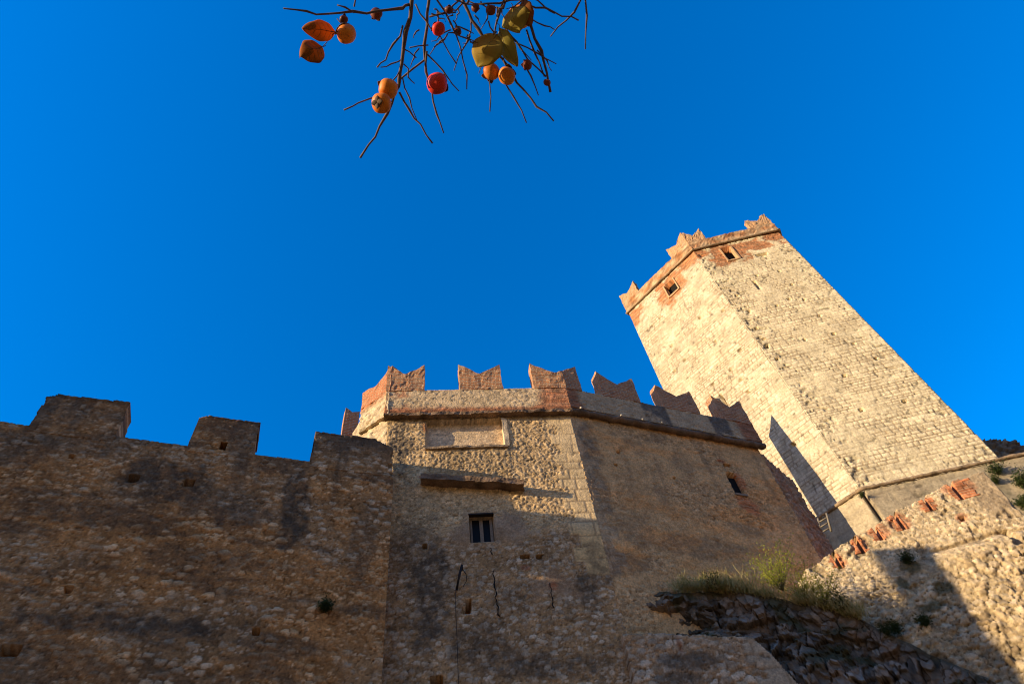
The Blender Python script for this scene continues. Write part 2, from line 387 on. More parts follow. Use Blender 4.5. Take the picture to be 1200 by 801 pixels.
for (px_, py_), a, b in (((83, 535), .05, .05), ((156, 560), .10, .09), ((221, 566), .10, .09), ((12, 762), .16, .08), ((80, 690), .07, .06), ((300, 740), .06, .06)):
    u_, v_ = PL.uv((px_, py_)); lh.append((u_-a, u_+a, v_-b, v_+b, .3))
relief('masonry', LW, M_RUB, PL, -13.0, 0.16, 6.5, 14.93, .03, 1.1, left_fn, None, lh)
prism('wall_base', LW, M_RUB, PL, rect(-21, .14, -.3, 6.6, 8), -1.08, -.02, 1, .02, lambda u, z, n: (.27, .18, .11))
prism('wall_end', LW, M_RUB, PL, rect(-21, -12.95, 6.5, 14.9, 3), -1.08, -.02, 2, .02, lambda u, z, n: (.27, .18, .11))
def mer_fn(seed):
    def f(u, v):
        d, c = left_fn(u, v)
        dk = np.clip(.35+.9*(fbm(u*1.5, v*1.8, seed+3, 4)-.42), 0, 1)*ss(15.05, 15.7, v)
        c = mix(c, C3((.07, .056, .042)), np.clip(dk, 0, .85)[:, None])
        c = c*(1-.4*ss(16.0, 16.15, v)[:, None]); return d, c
    return f
def merlon_solid(name, parent, pl, poly, thick, seed, fn, res=.035, slit=None):
    us = [p[0] for p in poly]; zs = [p[1] for p in poly]
    def keep(u, v):
        ins = np.zeros(u.shape, bool); j = len(poly)-1
        for i in range(len(poly)):
            (xi, yi), (xj, yj) = poly[i], poly[j]
            cr = ((yi > v) != (yj > v)) & (u < (xj-xi)*(v-yi)/((yj-yi) or 1e-9)+xi+.07*(fbm(u*5, v*5, seed, 3)-.5)); ins ^= cr; j = i
        if slit is not None: ins &= ~((u > slit[0]) & (u < slit[1]) & (v > slit[2]) & (v < slit[3]))
        return ins
    return relief(name, parent, M_RUB, pl, min(us)-.05, max(us)+.05, min(zs)-.02, max(zs)+.05, res, thick, fn, keep)
merlon_solid('merlon', LW, PL.off(.006), [(-9.15, 14.72), (-7.12, 14.72), (-7.22, 16.28), (-9.0, 16.2), (-9.2, 16.05)], .75, 3, mer_fn(61))
su, sv = PL.uv((262, 522))
merlon_solid('merlon', LW, PL.off(.006), [(-5.42, 14.72), (-3.72, 14.72), (-3.76, 16.2), (-5.2, 16.2), (-5.42, 16.05)], .75, 4, mer_fn(63), .035, (su-.06, su+.06, sv-.13, sv+.12))
merlon_solid('merlon', LW, PL.off(.006), [(-2.2, 14.72), (.12, 14.72), (.10, 15.9), (-.45, 16.2), (-2.24, 16.15)], .75, 5, mer_fn(65))

# ============================================================ BASTION
BA = thing('bastion', PF.P(3, 0), 'tall angular bastion with brick swallowtail merlons, half in sun and half in shade', 'bastion')
(pa, pz0), (pb, _), (_, pz1) = PF.uv((500, 493)), PF.uv((588, 493)), PF.uv((545, 524))
wu0, wv1 = PF.uv((550, 603)); wu1, wv0 = PF.uv((580, 633))
Q_U = PF.uv((668, 560))[0]
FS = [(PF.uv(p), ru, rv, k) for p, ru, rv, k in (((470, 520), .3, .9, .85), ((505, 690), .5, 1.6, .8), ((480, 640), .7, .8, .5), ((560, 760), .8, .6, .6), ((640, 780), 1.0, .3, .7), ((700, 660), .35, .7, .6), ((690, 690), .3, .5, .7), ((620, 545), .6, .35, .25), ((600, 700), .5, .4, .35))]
def front_fn(u, v):
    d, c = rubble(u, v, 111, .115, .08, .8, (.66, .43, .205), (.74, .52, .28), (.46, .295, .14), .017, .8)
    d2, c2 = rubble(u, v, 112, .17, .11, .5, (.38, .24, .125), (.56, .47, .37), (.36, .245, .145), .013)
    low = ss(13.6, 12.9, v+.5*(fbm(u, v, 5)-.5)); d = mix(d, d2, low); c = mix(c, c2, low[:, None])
    # smooth dressed blocks on the right corner
    qd, qc = ashlar(u, v, 140, .42, .6, (.78, .56, .30), (.68, .48, .25), (.42, .29, .16), .006)
    ed = 5.45+.12*np.sign(np.sin(v*7.0))+.0*u+.1*(v-14)*.05
    qm = ss(ed-.03, ed+.03, u)*ss(11.6, 11.75, v)
    d = mix(d, qd+.015, qm); c = mix(c, qc, qm[:, None])
    # panels
    lower = (u > pa+.02) & (u < pb+.12) & (v < pz1-.06) & (v > 15.3-.14*(u-1.1))
    d = d+.012*lower; c = c*np.where(lower, .82, 1)[:, None]
    up = (u > pa-.02) & (u < pb+.02) & (v > pz1-.02) & (v < pz0+.02); c = mix(c, c*1.0+.10, (up*1.0)[:, None])
    # plaster round the window, smoother
    pm = blob(u, v, (wu0+wu1)/2+.25, 13.3, 1.1, .8, 8)*.8; c = mix(c, C3((.36, .245, .155))*(.7+.6*fbm(u*5, v*5, 9)[:, None]), pm[:, None]); d = d*(1-.6*pm)
    pm = blob(u, v, PF.uv((660, 690))[0], 11.4, .7, .6, 18)*.85; c = mix(c, C3((.34, .23, .15))*(.7+.6*fbm(u*5, v*5, 9)[:, None]), pm[:, None]); d = d*(1-.6*pm)
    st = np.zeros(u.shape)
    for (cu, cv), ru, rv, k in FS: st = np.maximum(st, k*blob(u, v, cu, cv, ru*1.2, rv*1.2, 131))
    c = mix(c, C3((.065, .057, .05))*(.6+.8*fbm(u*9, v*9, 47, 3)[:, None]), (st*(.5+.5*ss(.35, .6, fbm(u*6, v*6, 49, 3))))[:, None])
    bk = np.zeros(u.shape)
    for p, ru, rv in (((648, 686), .22, .2), ((497, 500), .12, .5), ((493, 559), .15, .08), ((540, 560), .2, .05), ((615, 665), .15, .1), ((705, 520), .1, .1)):
        cu, cv = PF.uv(p); bk = np.maximum(bk, blob(u, v, cu, cv, ru, rv, 7))
    c = mix(c, brickcol(u, v, 3), (bk*.75)[:, None])
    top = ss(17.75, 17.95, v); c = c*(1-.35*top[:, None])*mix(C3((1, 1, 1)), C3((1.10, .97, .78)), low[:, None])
    return d, c
fh = [(pa, pb, pz1, pz0, .20), (wu0, wu1, wv0, wv1, .30)]
for p, a, b in (((549, 708), .05, .13), ((615, 652), .10, .05), ((547, 715), .07, .08), ((632, 652), .06, .05), ((512, 797), .12, .09), ((498, 640), .04, .05)):
    u_, v_ = PF.uv(p); fh.append((u_-a, u_+a, v_-b, v_+b, .5))
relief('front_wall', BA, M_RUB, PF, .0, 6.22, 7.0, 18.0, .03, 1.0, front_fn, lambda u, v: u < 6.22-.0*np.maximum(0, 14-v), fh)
prism('wall_base', BA, M_RUB, PF, rect(0, 10.2, -.3, 7.1, 5), -1.0, -.03, 1, .02, lambda u, z, n: (.33, .22, .14))
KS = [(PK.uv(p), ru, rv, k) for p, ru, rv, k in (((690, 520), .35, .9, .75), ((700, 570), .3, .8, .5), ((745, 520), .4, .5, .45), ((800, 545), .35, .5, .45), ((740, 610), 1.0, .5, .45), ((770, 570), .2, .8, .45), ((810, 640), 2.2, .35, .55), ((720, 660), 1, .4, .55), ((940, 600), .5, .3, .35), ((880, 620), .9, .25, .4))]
sK = [PK.uv((853, 556)), PK.uv((872, 580))]
def flank_fn(u, v):
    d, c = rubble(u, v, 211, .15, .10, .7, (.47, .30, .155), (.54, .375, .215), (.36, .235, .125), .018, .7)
    pm = ss(.45, .60, fbm(u*.55+2, v*.6, 222, 4))*.62
    pc = C3((.54, .35, .18))*(.65+.7*fbm(u*1.6, v*2.6, 223, 5)[:, None])
    c = mix(c, pc, pm[:, None]); d = d*(1-.4*pm)
    o = ss(.45, .65, fbm(u*.5, v*1.6, 225, 4)); c = c*mix(C3((1, 1, 1)), C3((1.12, .95, .78)), o[:, None])
    qd, qc = ashlar(u, v, 141, .42, .6, (.42, .34, .25), (.32, .25, .18), (.22, .17, .12), .012)
    qm = (1-ss(.42, .5, u+.14*np.sign(np.sin(v*7.0+1))))*ss(11.6, 11.8, v)*(.6); c = mix(c, qc, qm[:, None])
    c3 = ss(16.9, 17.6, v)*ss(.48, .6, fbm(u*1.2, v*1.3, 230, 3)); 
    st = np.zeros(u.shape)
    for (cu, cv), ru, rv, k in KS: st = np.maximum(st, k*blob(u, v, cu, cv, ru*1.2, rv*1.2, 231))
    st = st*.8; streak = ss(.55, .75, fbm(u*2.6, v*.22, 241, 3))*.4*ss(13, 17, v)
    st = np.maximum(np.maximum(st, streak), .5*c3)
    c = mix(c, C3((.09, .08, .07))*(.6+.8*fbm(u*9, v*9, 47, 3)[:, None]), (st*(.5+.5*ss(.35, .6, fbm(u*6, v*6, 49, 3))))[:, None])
    bk = np.zeros(u.shape)
    for p, ru, rv in (((875, 592), .42, .42), ((868, 565), .2, .6), ((845, 540), .2, .1)):
        cu, cv = PK.uv(p); bk = np.maximum(bk, blob(u, v, cu, cv, ru, rv, 7))
    c = mix(c, brickcol(u, v, 4), (bk*.8)[:, None])*C3((1.34, 1.19, .98)); return d, c
(su0, sv1), (su1, sv0) = sK; sum_ = (su0+su1)/2
kh = [(sum_-.2, sum_+.2, sv0, sv1, .8), (sum_-.13, sum_+.13, sv1-.02, sv1+.1, .8)]
for p, a, b in (((852, 545), .12, .05), ((722, 545), .05, .04), ((790, 560), .04, .04), ((725, 530), .05, .04)):
    u_, v_ = PK.uv(p); kh.append((u_-a, u_+a, v_-b, v_+b, .2))
KE = 7.72
relief('flank_wall', BA, M_RUB, PK, -.02, KE, 9.5, 18.1, .032, 1.0, flank_fn, None, kh)
prism('wall_base', BA, M_RUB, PK, rect(0, KE, -.3, 9.6, 4), -1.0, -.03, 1, .02, lambda u, z, n: (.33, .22, .14))
PE = Plane(PK.P(KE, 0, -.01), 53)
def end_fn(u, v):
    d, c = rubble(u, v, 311, .22, .13, .8, (.36, .22, .13), (.46, .31, .20), (.30, .18, .11), .05)
    c = mix(c, brickcol(u, v, 9), (.5*ss(.45, .6, fbm(u*2, v*1.2, 312)))[:, None]); return d, c
relief('end_wall', BA, M_RUB, PE, -.03, 2.3, 9.5, 17.75, .04, .8, end_fn)
PS = Plane(PF.P(0, 0), 153+180)     # left chamfer face of the bastion, u runs from far left (negative) to the corner
def side_fn(u, v):
    d, c = rubble(u, v, 321, .22, .15, .5, (.56, .42, .26), (.62, .50, .34), (.46, .33, .2), .03)
    c = mix(c, brickcol(u, v, 6), (ss(18.9, 19.4, v+.5*fbm(u*3, v*3, 4)-.25))[:, None]); return d, c
SUL = PS.uv((428, 470))[0]
relief('side_wall', BA, M_RUB, PS, SUL, .0, 12.0, 18.1, .04, .9, side_fn)
relief('side_parapet', BA, M_RUB, PS.off(.12), SUL-.02, .12, 18.1, 19.3, .04, .45, side_fn)
# cornice, parapets
def corn_col(u, z, n):
    k = .7+.6*mn.noise(Vector((u*3, z*9, n*3))); return (.30*k, .19*k, .115*k)
PFp = PF.off(.16); PKp = PK.off(.16)
(c0, _), (c1, _) = PFp.uv((440, 487)), PFp.uv((668, 487))
prism('cornice', BA, M_RUB, PF, rect(-.12, 6.26, 17.97, 18.10, 30), -.1, .22, 2, .03, corn_col)
def para_fn(u, v):
    d, c = rubble(u, v, 331, .16, .12, .35, (.64, .45, .25), (.64, .48, .29), (.50, .35, .19), .009)
    n = fbm(u*1.5, v*1.5, 332, 4)
    bk = np.clip(ss(18.5, 18.25, v+.3*(n-.5))+ss(5.0, 5.4, u+.6*(n-.5))+ss(.9, .4, u+.8*(n-.5))*ss(.45, .6, n+.1), 0, 1)
    c = mix(c, brickcol(u, v, 12), bk[:, None]*.9); c = c*(.75+.35*ss(18.1, 18.4, v))[:, None]; return d, c
relief('parapet', BA, M_RUB, PFp, -.13, 6.27, 18.1, 19.30, .03, .5, para_fn)
def kpara_fn(u, v):
    d, c = rubble(u, v, 341, .16, .11, .5, (.44, .30, .17), (.50, .37, .23), (.32, .22, .13), .018)
    n = fbm(u*.9, v*.9, 343, 3); pm = (ss(.45, .52, vn(u*.75+.3, v*.1, 344)))
    c = mix(c, C3((.54, .38, .22))*(.75+.5*fbm(u*6, v*6, 345)[:, None]), pm[:, None]*.8)
    c = mix(c, C3((.09, .085, .08)), (.75*(1-pm)*ss(.35, .55, fbm(u*2, v*2, 346)))[:, None])
    bk = np.clip(ss(.75, .4, u+.6*(n-.5))+ss(7.0, 7.3, u), 0, 1); c = mix(c, brickcol(u, v, 13)*.8, bk[:, None]*.9); return d, c
KP1 = 7.95
relief('parapet', BA, M_RUB, PKp, -.02, KP1, 18.26, 19.28, .032, .5, kpara_fn)
sweep('cornice', BA, M_RUB, refine([PK.P(-.05, 18.1, .1), PK.P(KP1, 18.1, .1)], .09), .13, 9, .05, (.24, .155, .10))
for p in ((730, 492), (755, 496), (777, 499), (801, 503), (826, 508), (868, 516), (683, 485)):
    u_, z_ = PK.off(.27).uv(p)
    bm = bmesh.new(); bmesh.ops.create_icosphere(bm, subdivisions=2, radius=.045)
    for v in bm.verts: v.co = Vector(PK.P(u_+v.co.x, 18.17+v.co.z*.8, .27+v.co.y))+.012*mn.noise_vector(v.co*20+Vector((u_, 0, 0)))
    me = bpy.data.meshes.new('boss'); bm.to_mesh(me); bm.free(); link('boss', me, plain('pale_stone', (.6, .52, .42)) if 'pale_stone' not in bpy.data.materials else bpy.data.materials['pale_stone'], BA)
# merlons
n0, n1 = -.42, .02
prism('merlon', BA, M_BRICK, PFp, tail(-.13, 1.2, 19.28, 20.75, 20.2, 20.72), n0, n1, 6, .02)
prism('merlon', BA, M_BRICK, PFp, tail(2.44, 3.98, 19.28, 20.74, 20.15, 20.7), n0, n1, 6, .02)
prism('merlon', BA, M_BRICK, PFp, [[(5.1, 19.28), (5.95, 19.28), (5.95, 20.12), (5.1, 20.72)], [(5.95, 19.28), (6.27, 19.28), (6.27, 20.25), (5.95, 20.12)]], n0, n1, 6, .02)
prism('merlon', BA, M_BRICK, PKp, [[(0, 19.26), (.66, 19.26), (.66, 20.72), (0, 20.25)]], n0, n1-.004, 6, .02)
for a, b, zt in ((1.5, 3.05, 20.66), (4.03, 5.62, 20.6), (6.6, KP1, 20.66)):
    prism('merlon', BA, M_BRICK, PKp, tail(a, b, 19.26, zt, 20.1, zt+.02), n0, n1, 6, .02)
PSp = PS.off(.125)
prism('merlon', BA, M_BRICK_O, PSp, tail(SUL-.02, .13, 19.28, 20.2, 20.1, 20.75), n0, n1, 6, .02)
sb = [PS.uv(p) for p in ((428, 482), (412, 506), (412, 530), (437, 530))]
prism('side_buttress', BA, M_RUB, PS, [[sb[2], sb[3], (SUL+.01, sb[0][1]), sb[1]]], -.5, -.05, 5, .02, lambda u, z, n: (.54, .40, .25))
mb = at_dist((416, 500), 17.2)
prism('merlon', BA, M_BRICK, Plane(mb-np.array([.35, 0, 0]), 28), tail(-.12, .42, 18.3, mb[2]+1.05, mb[2]+.85, mb[2]+.98), -.35, .1, 4)
# ledge, panel frame, window
(l0, lz0), (l1, lz1) = PF.uv((493, 566)), PF.uv((613, 573))
prism('ledge', BA, M_RUB, PF, [[(l0+(l1-l0)*i/16, lz0+(lz1-lz0)*i/16-.10), (l0+(l1-l0)*(i+1)/16, lz0+(lz1-lz0)*(i+1)/16-.10), (l0+(l1-l0)*(i+1)/16, lz0+(lz1-lz0)*(i+1)/16+.10), (l0+(l1-l0)*i/16, lz0+(lz1-lz0)*i/16+.10)] for i in range(16)], -.1, .34, 2, .025, corn_col)
prism('panel_sill', BA, M_RUB, PF, rect(pa-.03, pb+.1, pz1-.09, pz1, 10), -.21, .10, 2, .02, lambda u, z, n: (.36, .25, .15))
prism('panel_jamb', BA, M_RUB, PF, rect(pb, pb+.16, pz1, pz0, 1), -.21, .05, 4, .015, lambda u, z, n: (.62, .47, .30))
wf = prism('window', BA, M_DARK, PF, rect(wu0+.01, wu1-.01, wv0+.01, wv1-.01), -.295, -.285, 0, 0)
def bar(name, parent, mat, pl, a, b, c, d, e, f): return prism(name, parent, mat, pl, rect(a, b, c, d), e, f, 1, .002)
um = (wu0+wu1)/2
bar('mullion', wf, M_WOOD, PF, um-.05, um+.05, wv0+.05, wv1-.05, -.28, -.19)
bar('frame', wf, M_WOOD, PF, wu1-.09, wu1-.012, wv0+.012, wv1-.012, -.28, -.17); bar('frame', wf, M_WOOD, PF, wu0+.012, wu0+.07, wv0+.012, wv1-.012, -.28, -.17)
bar('sill', wf, M_WOOD, PF, wu0+.075, wu1-.095, wv0+.012, wv0+.07, -.28, -.16); bar('lintel', wf, M_IRON, PF, wu0-.03, wu1+.03, wv1-.012, wv1+.03, -.1, .03)
for a, b in ((wu0+.075, um-.055), (um+.055, wu1-.095)): bar('pane', wf, M_GLASS, PF, a, b, wv0+.075, wv1-.02, -.27, -.24)
sw_ = prism('slit_window', BA, M_DARK, PK, rect(sum_-.19, sum_+.19, sv0+.01, sv1-.02), -.2, -.12, 0, 0)  # black panel painted for the shade inside the slit
bar('sill', sw_, M_WOOD, PK, sum_-.24, sum_+.24, sv0-.06, sv0+.02, -.3, .05)
# cracks: splits in the render, as thin dark seams
def crack(pl, pts, wd):
    out = []; 
    for a, b in zip(pts[:-1], pts[1:]):
        for i in range(8):
            t = i/8; out.append((a[0]+(b[0]-a[0])*t, a[1]+(b[1]-a[1])*t))
    out.append(pts[-1]); P = []
    rs = random.Random(int(pts[0][0]))
    for p in out:
        u_, z_ = pl.uv(p); P.append(pl.P(u_+rs.uniform(-.03, .03), z_, .012))
    sweep('crack', BA, M_DARK, P, [wd*rs.uniform(.4, 1.2) for _ in P], 5)
crack(PF, [(578, 668), (581, 700), (585, 722)], .02); crack(PF, [(575, 642), (576, 650)], .02); crack(PF, [(645, 683), (648, 712)], .016)

# ============================================================ TOWER
TW = thing('tower', (TB[0], TB[1], TB[2]), 'tall pale stone tower with two windows and corner swallowtail merlons', 'tower')
TZ0, TZ1 = 21.7, 47.55
def twin(pl, p): u_, v_ = pl.uv(p); return u_, v_
def tower_fn(seed, left):
    def f(u, v):
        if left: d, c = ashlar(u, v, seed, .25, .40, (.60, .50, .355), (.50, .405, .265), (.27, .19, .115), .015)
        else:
            d, c = ashlar(u, v, seed, .24, .38, (.81, .67, .43), (.69, .56, .345), (.32, .22, .13), .017)  # stone painted paler than the left face, making up for weaker sun
            e = ss(2.2, .4, u+1.4*(fbm(u*.8, v*.5, 9)-.5)); pt = ss(.60, .70, fbm(u*2.6, v*3.6, seed+91, 3))*e
            c = c*(1-.4*pt[:, None]); d = d-.07*pt
            e2 = ss(4.8, 6.6, u+1.4*(fbm(u*.8, v*.5, 19)-.5)); pt = ss(.62, .72, fbm(u*2.6, v*3.0, seed+95, 3))*e2; c = c*(1-.3*pt[:, None]); d = d-.04*pt
        k = np.zeros(u.shape)
        if left: bl = ((-3.1, 45.8, 1.05, 1.25), (-7.2, 46.5, .75, 1.0), (-.3, 46.9, .8, .7))
        else: bl = ((2.3, 46.0, 1.2, 1.3), (4.0, 46.3, 1.6, .7), (6.6, 46.9, .8, .9), (.2, 46.8, .9, .7))
        for a, b, ru, rv in bl: k = np.maximum(k, blob(u, v, a, b, ru*1.6, rv*1.45, seed+5))
        c = mix(c, brickcol(u, v, seed)*C3((1.0, 1.05, .95)), np.clip(k*1.3, 0, .93)[:, None]); d = d-.03*k; d = d*ss(0, .22, -u if left else u)
        return d, c
    return f
twl = (-3.62, -2.62, 45.05, 46.55); twr = (2.0, 2.85, 44.9, 46.7)
hl = [(*twl, .8), (-3.4, -2.84, 46.5, 46.72, .8)]; hr = [(*twr, .8), (2.15, 2.7, 46.65, 46.95, .8)]
rs = random.Random(5)
def hole(px_, pl, lst, a=.09, b=.09, dp=.3):
    u_, v_ = pl.uv(px_); lst.append((u_-a, u_+a, v_-b, v_+b, dp))
for p in ((773, 372), (764, 382), (838, 400), (847, 364), (867, 410), (787, 405), (835, 450), (856, 433), (802, 422), (790, 435), (876, 459), (903, 480), (868, 445), (820, 372), (930, 520)): hole(p, PTL, hl)
for p in ((928, 333), (913, 318), (942, 351), (911, 358), (960, 370), (977, 391), (925, 350), (1000, 402), (887, 323), (1027, 420), (895, 300), (943, 398), (990, 440), (1060, 470), (1010, 480), (863, 346), (878, 364), (887, 384), (895, 397), (910, 420), (899, 405)): hole(p, PTR, hr, .08, .08)
hole((848, 469), PTL, hl, .07, .6, .5); hole((887, 334), PTR, hr, .05, .55, .4); hole((893, 298), PTR, hr, .42, .16, .22)
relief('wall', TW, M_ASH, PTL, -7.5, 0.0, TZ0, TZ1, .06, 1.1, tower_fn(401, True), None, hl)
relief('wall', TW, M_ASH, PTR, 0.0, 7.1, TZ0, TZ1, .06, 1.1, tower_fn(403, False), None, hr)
cL = PTL.P(-7.5, 0); cR = PTR.P(7.1, 0); cA = cR+np.array([2.4, 6.6, 0]); cB = cL+np.array([5.2, 4.6, 0])
fc = lambda u, z, n: (.55*(.85+.3*mn.noise(Vector((u, z, n)))), .43, .28)
for a, b in ((cR, cA), (cA, cB), (cB, cL)):
    pl = Plane(a, math.degrees(math.atan2(b[1]-a[1], b[0]-a[0]))); prism('wall', TW, M_ASH, pl, rect(.6, float(np.linalg.norm(b-a))-.6, TZ0, TZ1, 4), -.9, -.004, 3, .015, fc)
bm = bmesh.new(); 
for z in (47.3, 47.5): pass
vs1 = [bm.verts.new((*(p[:2]*.94+np.mean([cL, TB*[1, 1, 0], cR, cA, cB], axis=0)[:2]*.06), 47.4)) for p in (cL, TB, cR, cA, cB)]
f0 = bm.faces.new(vs1); r_ = bmesh.ops.extrude_face_region(bm, geom=[f0]); [setattr(v.co, 'z', 47.7) for v in r_['geom'] if isinstance(v, bmesh.types.BMVert)]
me = bpy.data.meshes.new('roof_deck'); bm.to_mesh(me); bm.free(); link('roof_deck', me, M_WOOD, TW)
# parapet band and thin cornice round the top
loopc = [TB*[1, 1, 0], cR, cA, cB, cL]
def tcol(u, z, n):
    k = .75+.6*mn.noise(Vector((u*2, z*5, n*2+3))); t = max(0, min(1, 1.4*mn.noise(Vector((u*1.3, z*2, 7)))+.55)); return (k*(.58*(1-t)+.50*t), k*(.41*(1-t)+.22*t), k*(.24*(1-t)+.09*t))
edges_t = [(PTL, -7.5, 0), (PTR, 0, 7.1)]
for a, b in ((cR, cA), (cA, cB), (cB, cL)): edges_t.append((Plane(a, math.degrees(math.atan2(b[1]-a[1], b[0]-a[0]))), 0, float(np.linalg.norm(b-a))))
for i, (pl, a, b) in enumerate(edges_t):
    prism('parapet', TW, M_ASH, pl, rect(a-.06, b+.06, TZ1+.004+i*.002, 48.78+i*.003, 8), -.5, .12+i*.002, 4, .04, tcol)
    sweep('cornice', TW, M_ASH, refine([pl.P(a-.15, TZ1-.02, .10), pl.P(b+.15, TZ1-.02, .10)], .3), .10, 8, .02, (.46, .32, .19))
Lq, Rq = PTL.off(.1), PTR.off(.1)
prism('merlon', TW, M_BRICK_T, Lq, tail(-7.58, -5.8, 48.75, 50.35, 49.75, 50.5), -.45, .02, 6, .045)
prism('merlon', TW, M_BRICK_T, Lq, tail(-1.8, .06, 48.75, 50.3, 49.8, 50.75), -.45, .02, 6, .045)
prism('merlon', TW, M_BRICK_T, Rq, tail(-.06, 1.55, 48.75, 50.75, 49.8, 50.65), -.45, .02, 6, .045)
prism('merlon', TW, M_BRICK_T, Rq, tail(5.35, 7.15, 48.75, 50.2, 49.65, 50.6), -.45, .02, 6, .045)
plr = edges_t[2][0].off(.1); prism('merlon', TW, M_BRICK_T, plr, tail(-.06, 1.7, 48.75, 50.55, 49.7, 50.4), -.45, .02, 6, .045)
for pl, h in ((PTL, twl), (PTR, twr)):
    wi = prism('window', TW, M_DARK, pl, rect(h[0]+.01, h[1]-.01, h[2]+.01, h[3]+.15), -.55, -.5, 0, 0)  # black sheet stands in for the shade inside the opening
    M_FR = bpy.data.materials.get('tower_stone_frame') or plain('tower_stone_frame', (.52, .32, .17), .9, .5, 14)
    for a, b, c_, d_ in ((h[0]-.09, h[0]+.02, h[2]-.1, h[3]+.15), (h[1]-.02, h[1]+.09, h[2]-.1, h[3]+.15), (h[0]+.025, h[1]-.025, h[2]-.12, h[2]+.02)):
        prism('frame', wi, M_FR, pl, rect(a, b, c_, d_), -.4, .06, 2, .02)

# ============================================================ TERRACE under the tower
TE = thing('terrace_wall', (TB[0], TB[1], 8), 'buff rendered base wall with a round moulding under the pale tower', 'wall')
def terr_fn(seed):
    def f(u, v):
        d, c = ashlar(u, v, seed, .5, .9, (.44, .35, .23), (.37, .29, .19), (.26, .2, .13), .015)
        n = fbm(u*.8, v*.8, seed+1, 4); c = mix(c, C3((.40, .32, .21))*(.7+.6*fbm(u*4, v*4, seed+2, 4)[:, None]), (.75*ss(.35, .5, n))[:, None])
        c = mix(c, C3((.14, .13, .09)), (.5*ss(.58, .72, fbm(u*1.5, v*.7, seed+3, 4)))[:, None]); return d, c
    return f
PTRt, PTLt = PTR.off(.22), PTL.off(.22)
relief('right_face', TE, M_ASH, PTRt, .06, 16, 12.5, 21.6, .09, 1.2, terr_fn(501))
relief('left_face', TE, M_ASH, PTLt, -8, -.06, 12.5, 21.6, .09, 1.2, terr_fn(503))
sweep('moulding', TE, M_ASH, refine([PTL.P(-8, 21.68, .26), PTL.P(.09, 21.68, .26), PTR.P(.16, 21.68, .26), PTR.P(16, 21.68, .26)], .15), .095, 7, .05, (.42, .29, .175))
# crumbling wall behind the tower
cr0 = PTR.P(9.0, 0, -3.5); PC = Plane(cr0, -6)
cp = [PC.uv(p) for p in ((1130, 516), (1150, 514), (1172, 514), (1190, 517), (1205, 524), (1225, 535), (1245, 556))]
CW = thing('ruined_wall', PC.P(2, 21.6), 'dark crumbling wall end showing behind the foot of the pale tower', 'wall')
def crag_fn(u, v):
    d, c = rubble(u, v, 551, .5, .3, .8, (.20, .14, .09), (.34, .25, .16), (.12, .09, .07), .12); return d, c
xs = np.array([p[0] for p in cp]); zs_ = np.array([p[1] for p in cp])
relief('masonry', CW, M_RUB, PC, xs[0], xs[-1], 20.5, zs_.max()+.3, .09, 3.0, crag_fn, lambda u, v: v < np.interp(u, xs, zs_)+.25*(fbm(u*2, v*0, 3)-.5))

# ============================================================ RUINED WALL at the right
RW = thing('ruined_wall', PQ.P(3, 7), 'sunlit ruined rubble wall at the right with six slotted brick patches', 'wall')
def top_q(u): return np.interp(u, [-.5, 0, .99, 1.8, 2.48, 3.15, 4.11, 5.5, 6.18, 6.5], [11.7, 12.05, 12.45, 12.74, 12.95, 13.15, 13.4, 13.72, 13.75, 13.7])
sq = [PQ.uv(p) for p in ((980, 655), (1006, 637), (1028, 623), (1053, 610), (1086, 589), (1119, 573))]
def ruin_fn(u, v):
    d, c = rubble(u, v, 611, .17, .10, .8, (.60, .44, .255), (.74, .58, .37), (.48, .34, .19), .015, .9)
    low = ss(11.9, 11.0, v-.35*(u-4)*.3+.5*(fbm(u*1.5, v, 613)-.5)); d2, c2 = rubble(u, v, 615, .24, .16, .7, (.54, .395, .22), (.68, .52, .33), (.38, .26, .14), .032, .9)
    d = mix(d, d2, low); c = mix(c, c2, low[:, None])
    lump = ss(11.75, 11.2, v-.02*u)*.30*ss(2.5, 4.5, u); und = ss(.10, 0., abs(v-11.72+.25*(fbm(u*1.5, u*0, 6)-.5)))*ss(3.0, 3.8, u)
    d = d+lump-.12*und+.08*(fbm(u*.9, v*.9, 617, 4)-.5)+(.13*(fbm(u*2.4, v*2.0, 616, 5)-.5)+.06*(fbm(u*7, v*7, 621, 4)-.5))*low; c = c*(1-.35*und[:, None])
    n = fbm(u*1.3, v*1.3, 618, 4)
    br = ss(5.2, 5.75, u+.6*(n-.5))*ss(11.9, 12.5, v); c = mix(c, C3((.37, .27, .17))*(.7+.6*fbm(u*5, v*5, 9)[:, None]), (.8*br)[:, None]); d = d*(1-.5*br)
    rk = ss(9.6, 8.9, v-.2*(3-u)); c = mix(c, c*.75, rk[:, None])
    bk = np.zeros(u.shape)
    for i, (a, b) in enumerate(sq): bk = np.maximum(bk, blob(u, v, a+.02+.12*(i == 5), b, .30+.2*(i == 5), .34, 20+i))
    bk = np.maximum(bk, blob(u, v, 4.75, 12.45, .22, .18, 77)); c = mix(c, brickcol(u, v, 5)*1.2, (.7*bk)[:, None]); d = d*(1-.85*np.clip(bk*1.5, 0, 1))
    dk = ss(.64, .74, fbm(u*2.5, v*2.5, 619, 3)); c = c*(1-.35*dk[:, None]); d = d-.05*dk
    moss = np.maximum.reduce([blob(u, v, 2.7, 11.45, .35, .25, 3), blob(u, v, 3.0, 10.6, .25, .2, 4), blob(u, v, 2.5, 10.2, .4, .2, 5), blob(u, v, 2.2, 11.0, .2, .2, 6)])
    c = mix(c, C3((.05, .055, .025)), (.75*moss)[:, None]); return d, c
rh = []
for i, (a, b) in enumerate(sq):
    h = (.26, .27, .27, .30, .27, .36)[i]; rh.append((a-.05, a+.05, b-h, b+h-.02, .7))
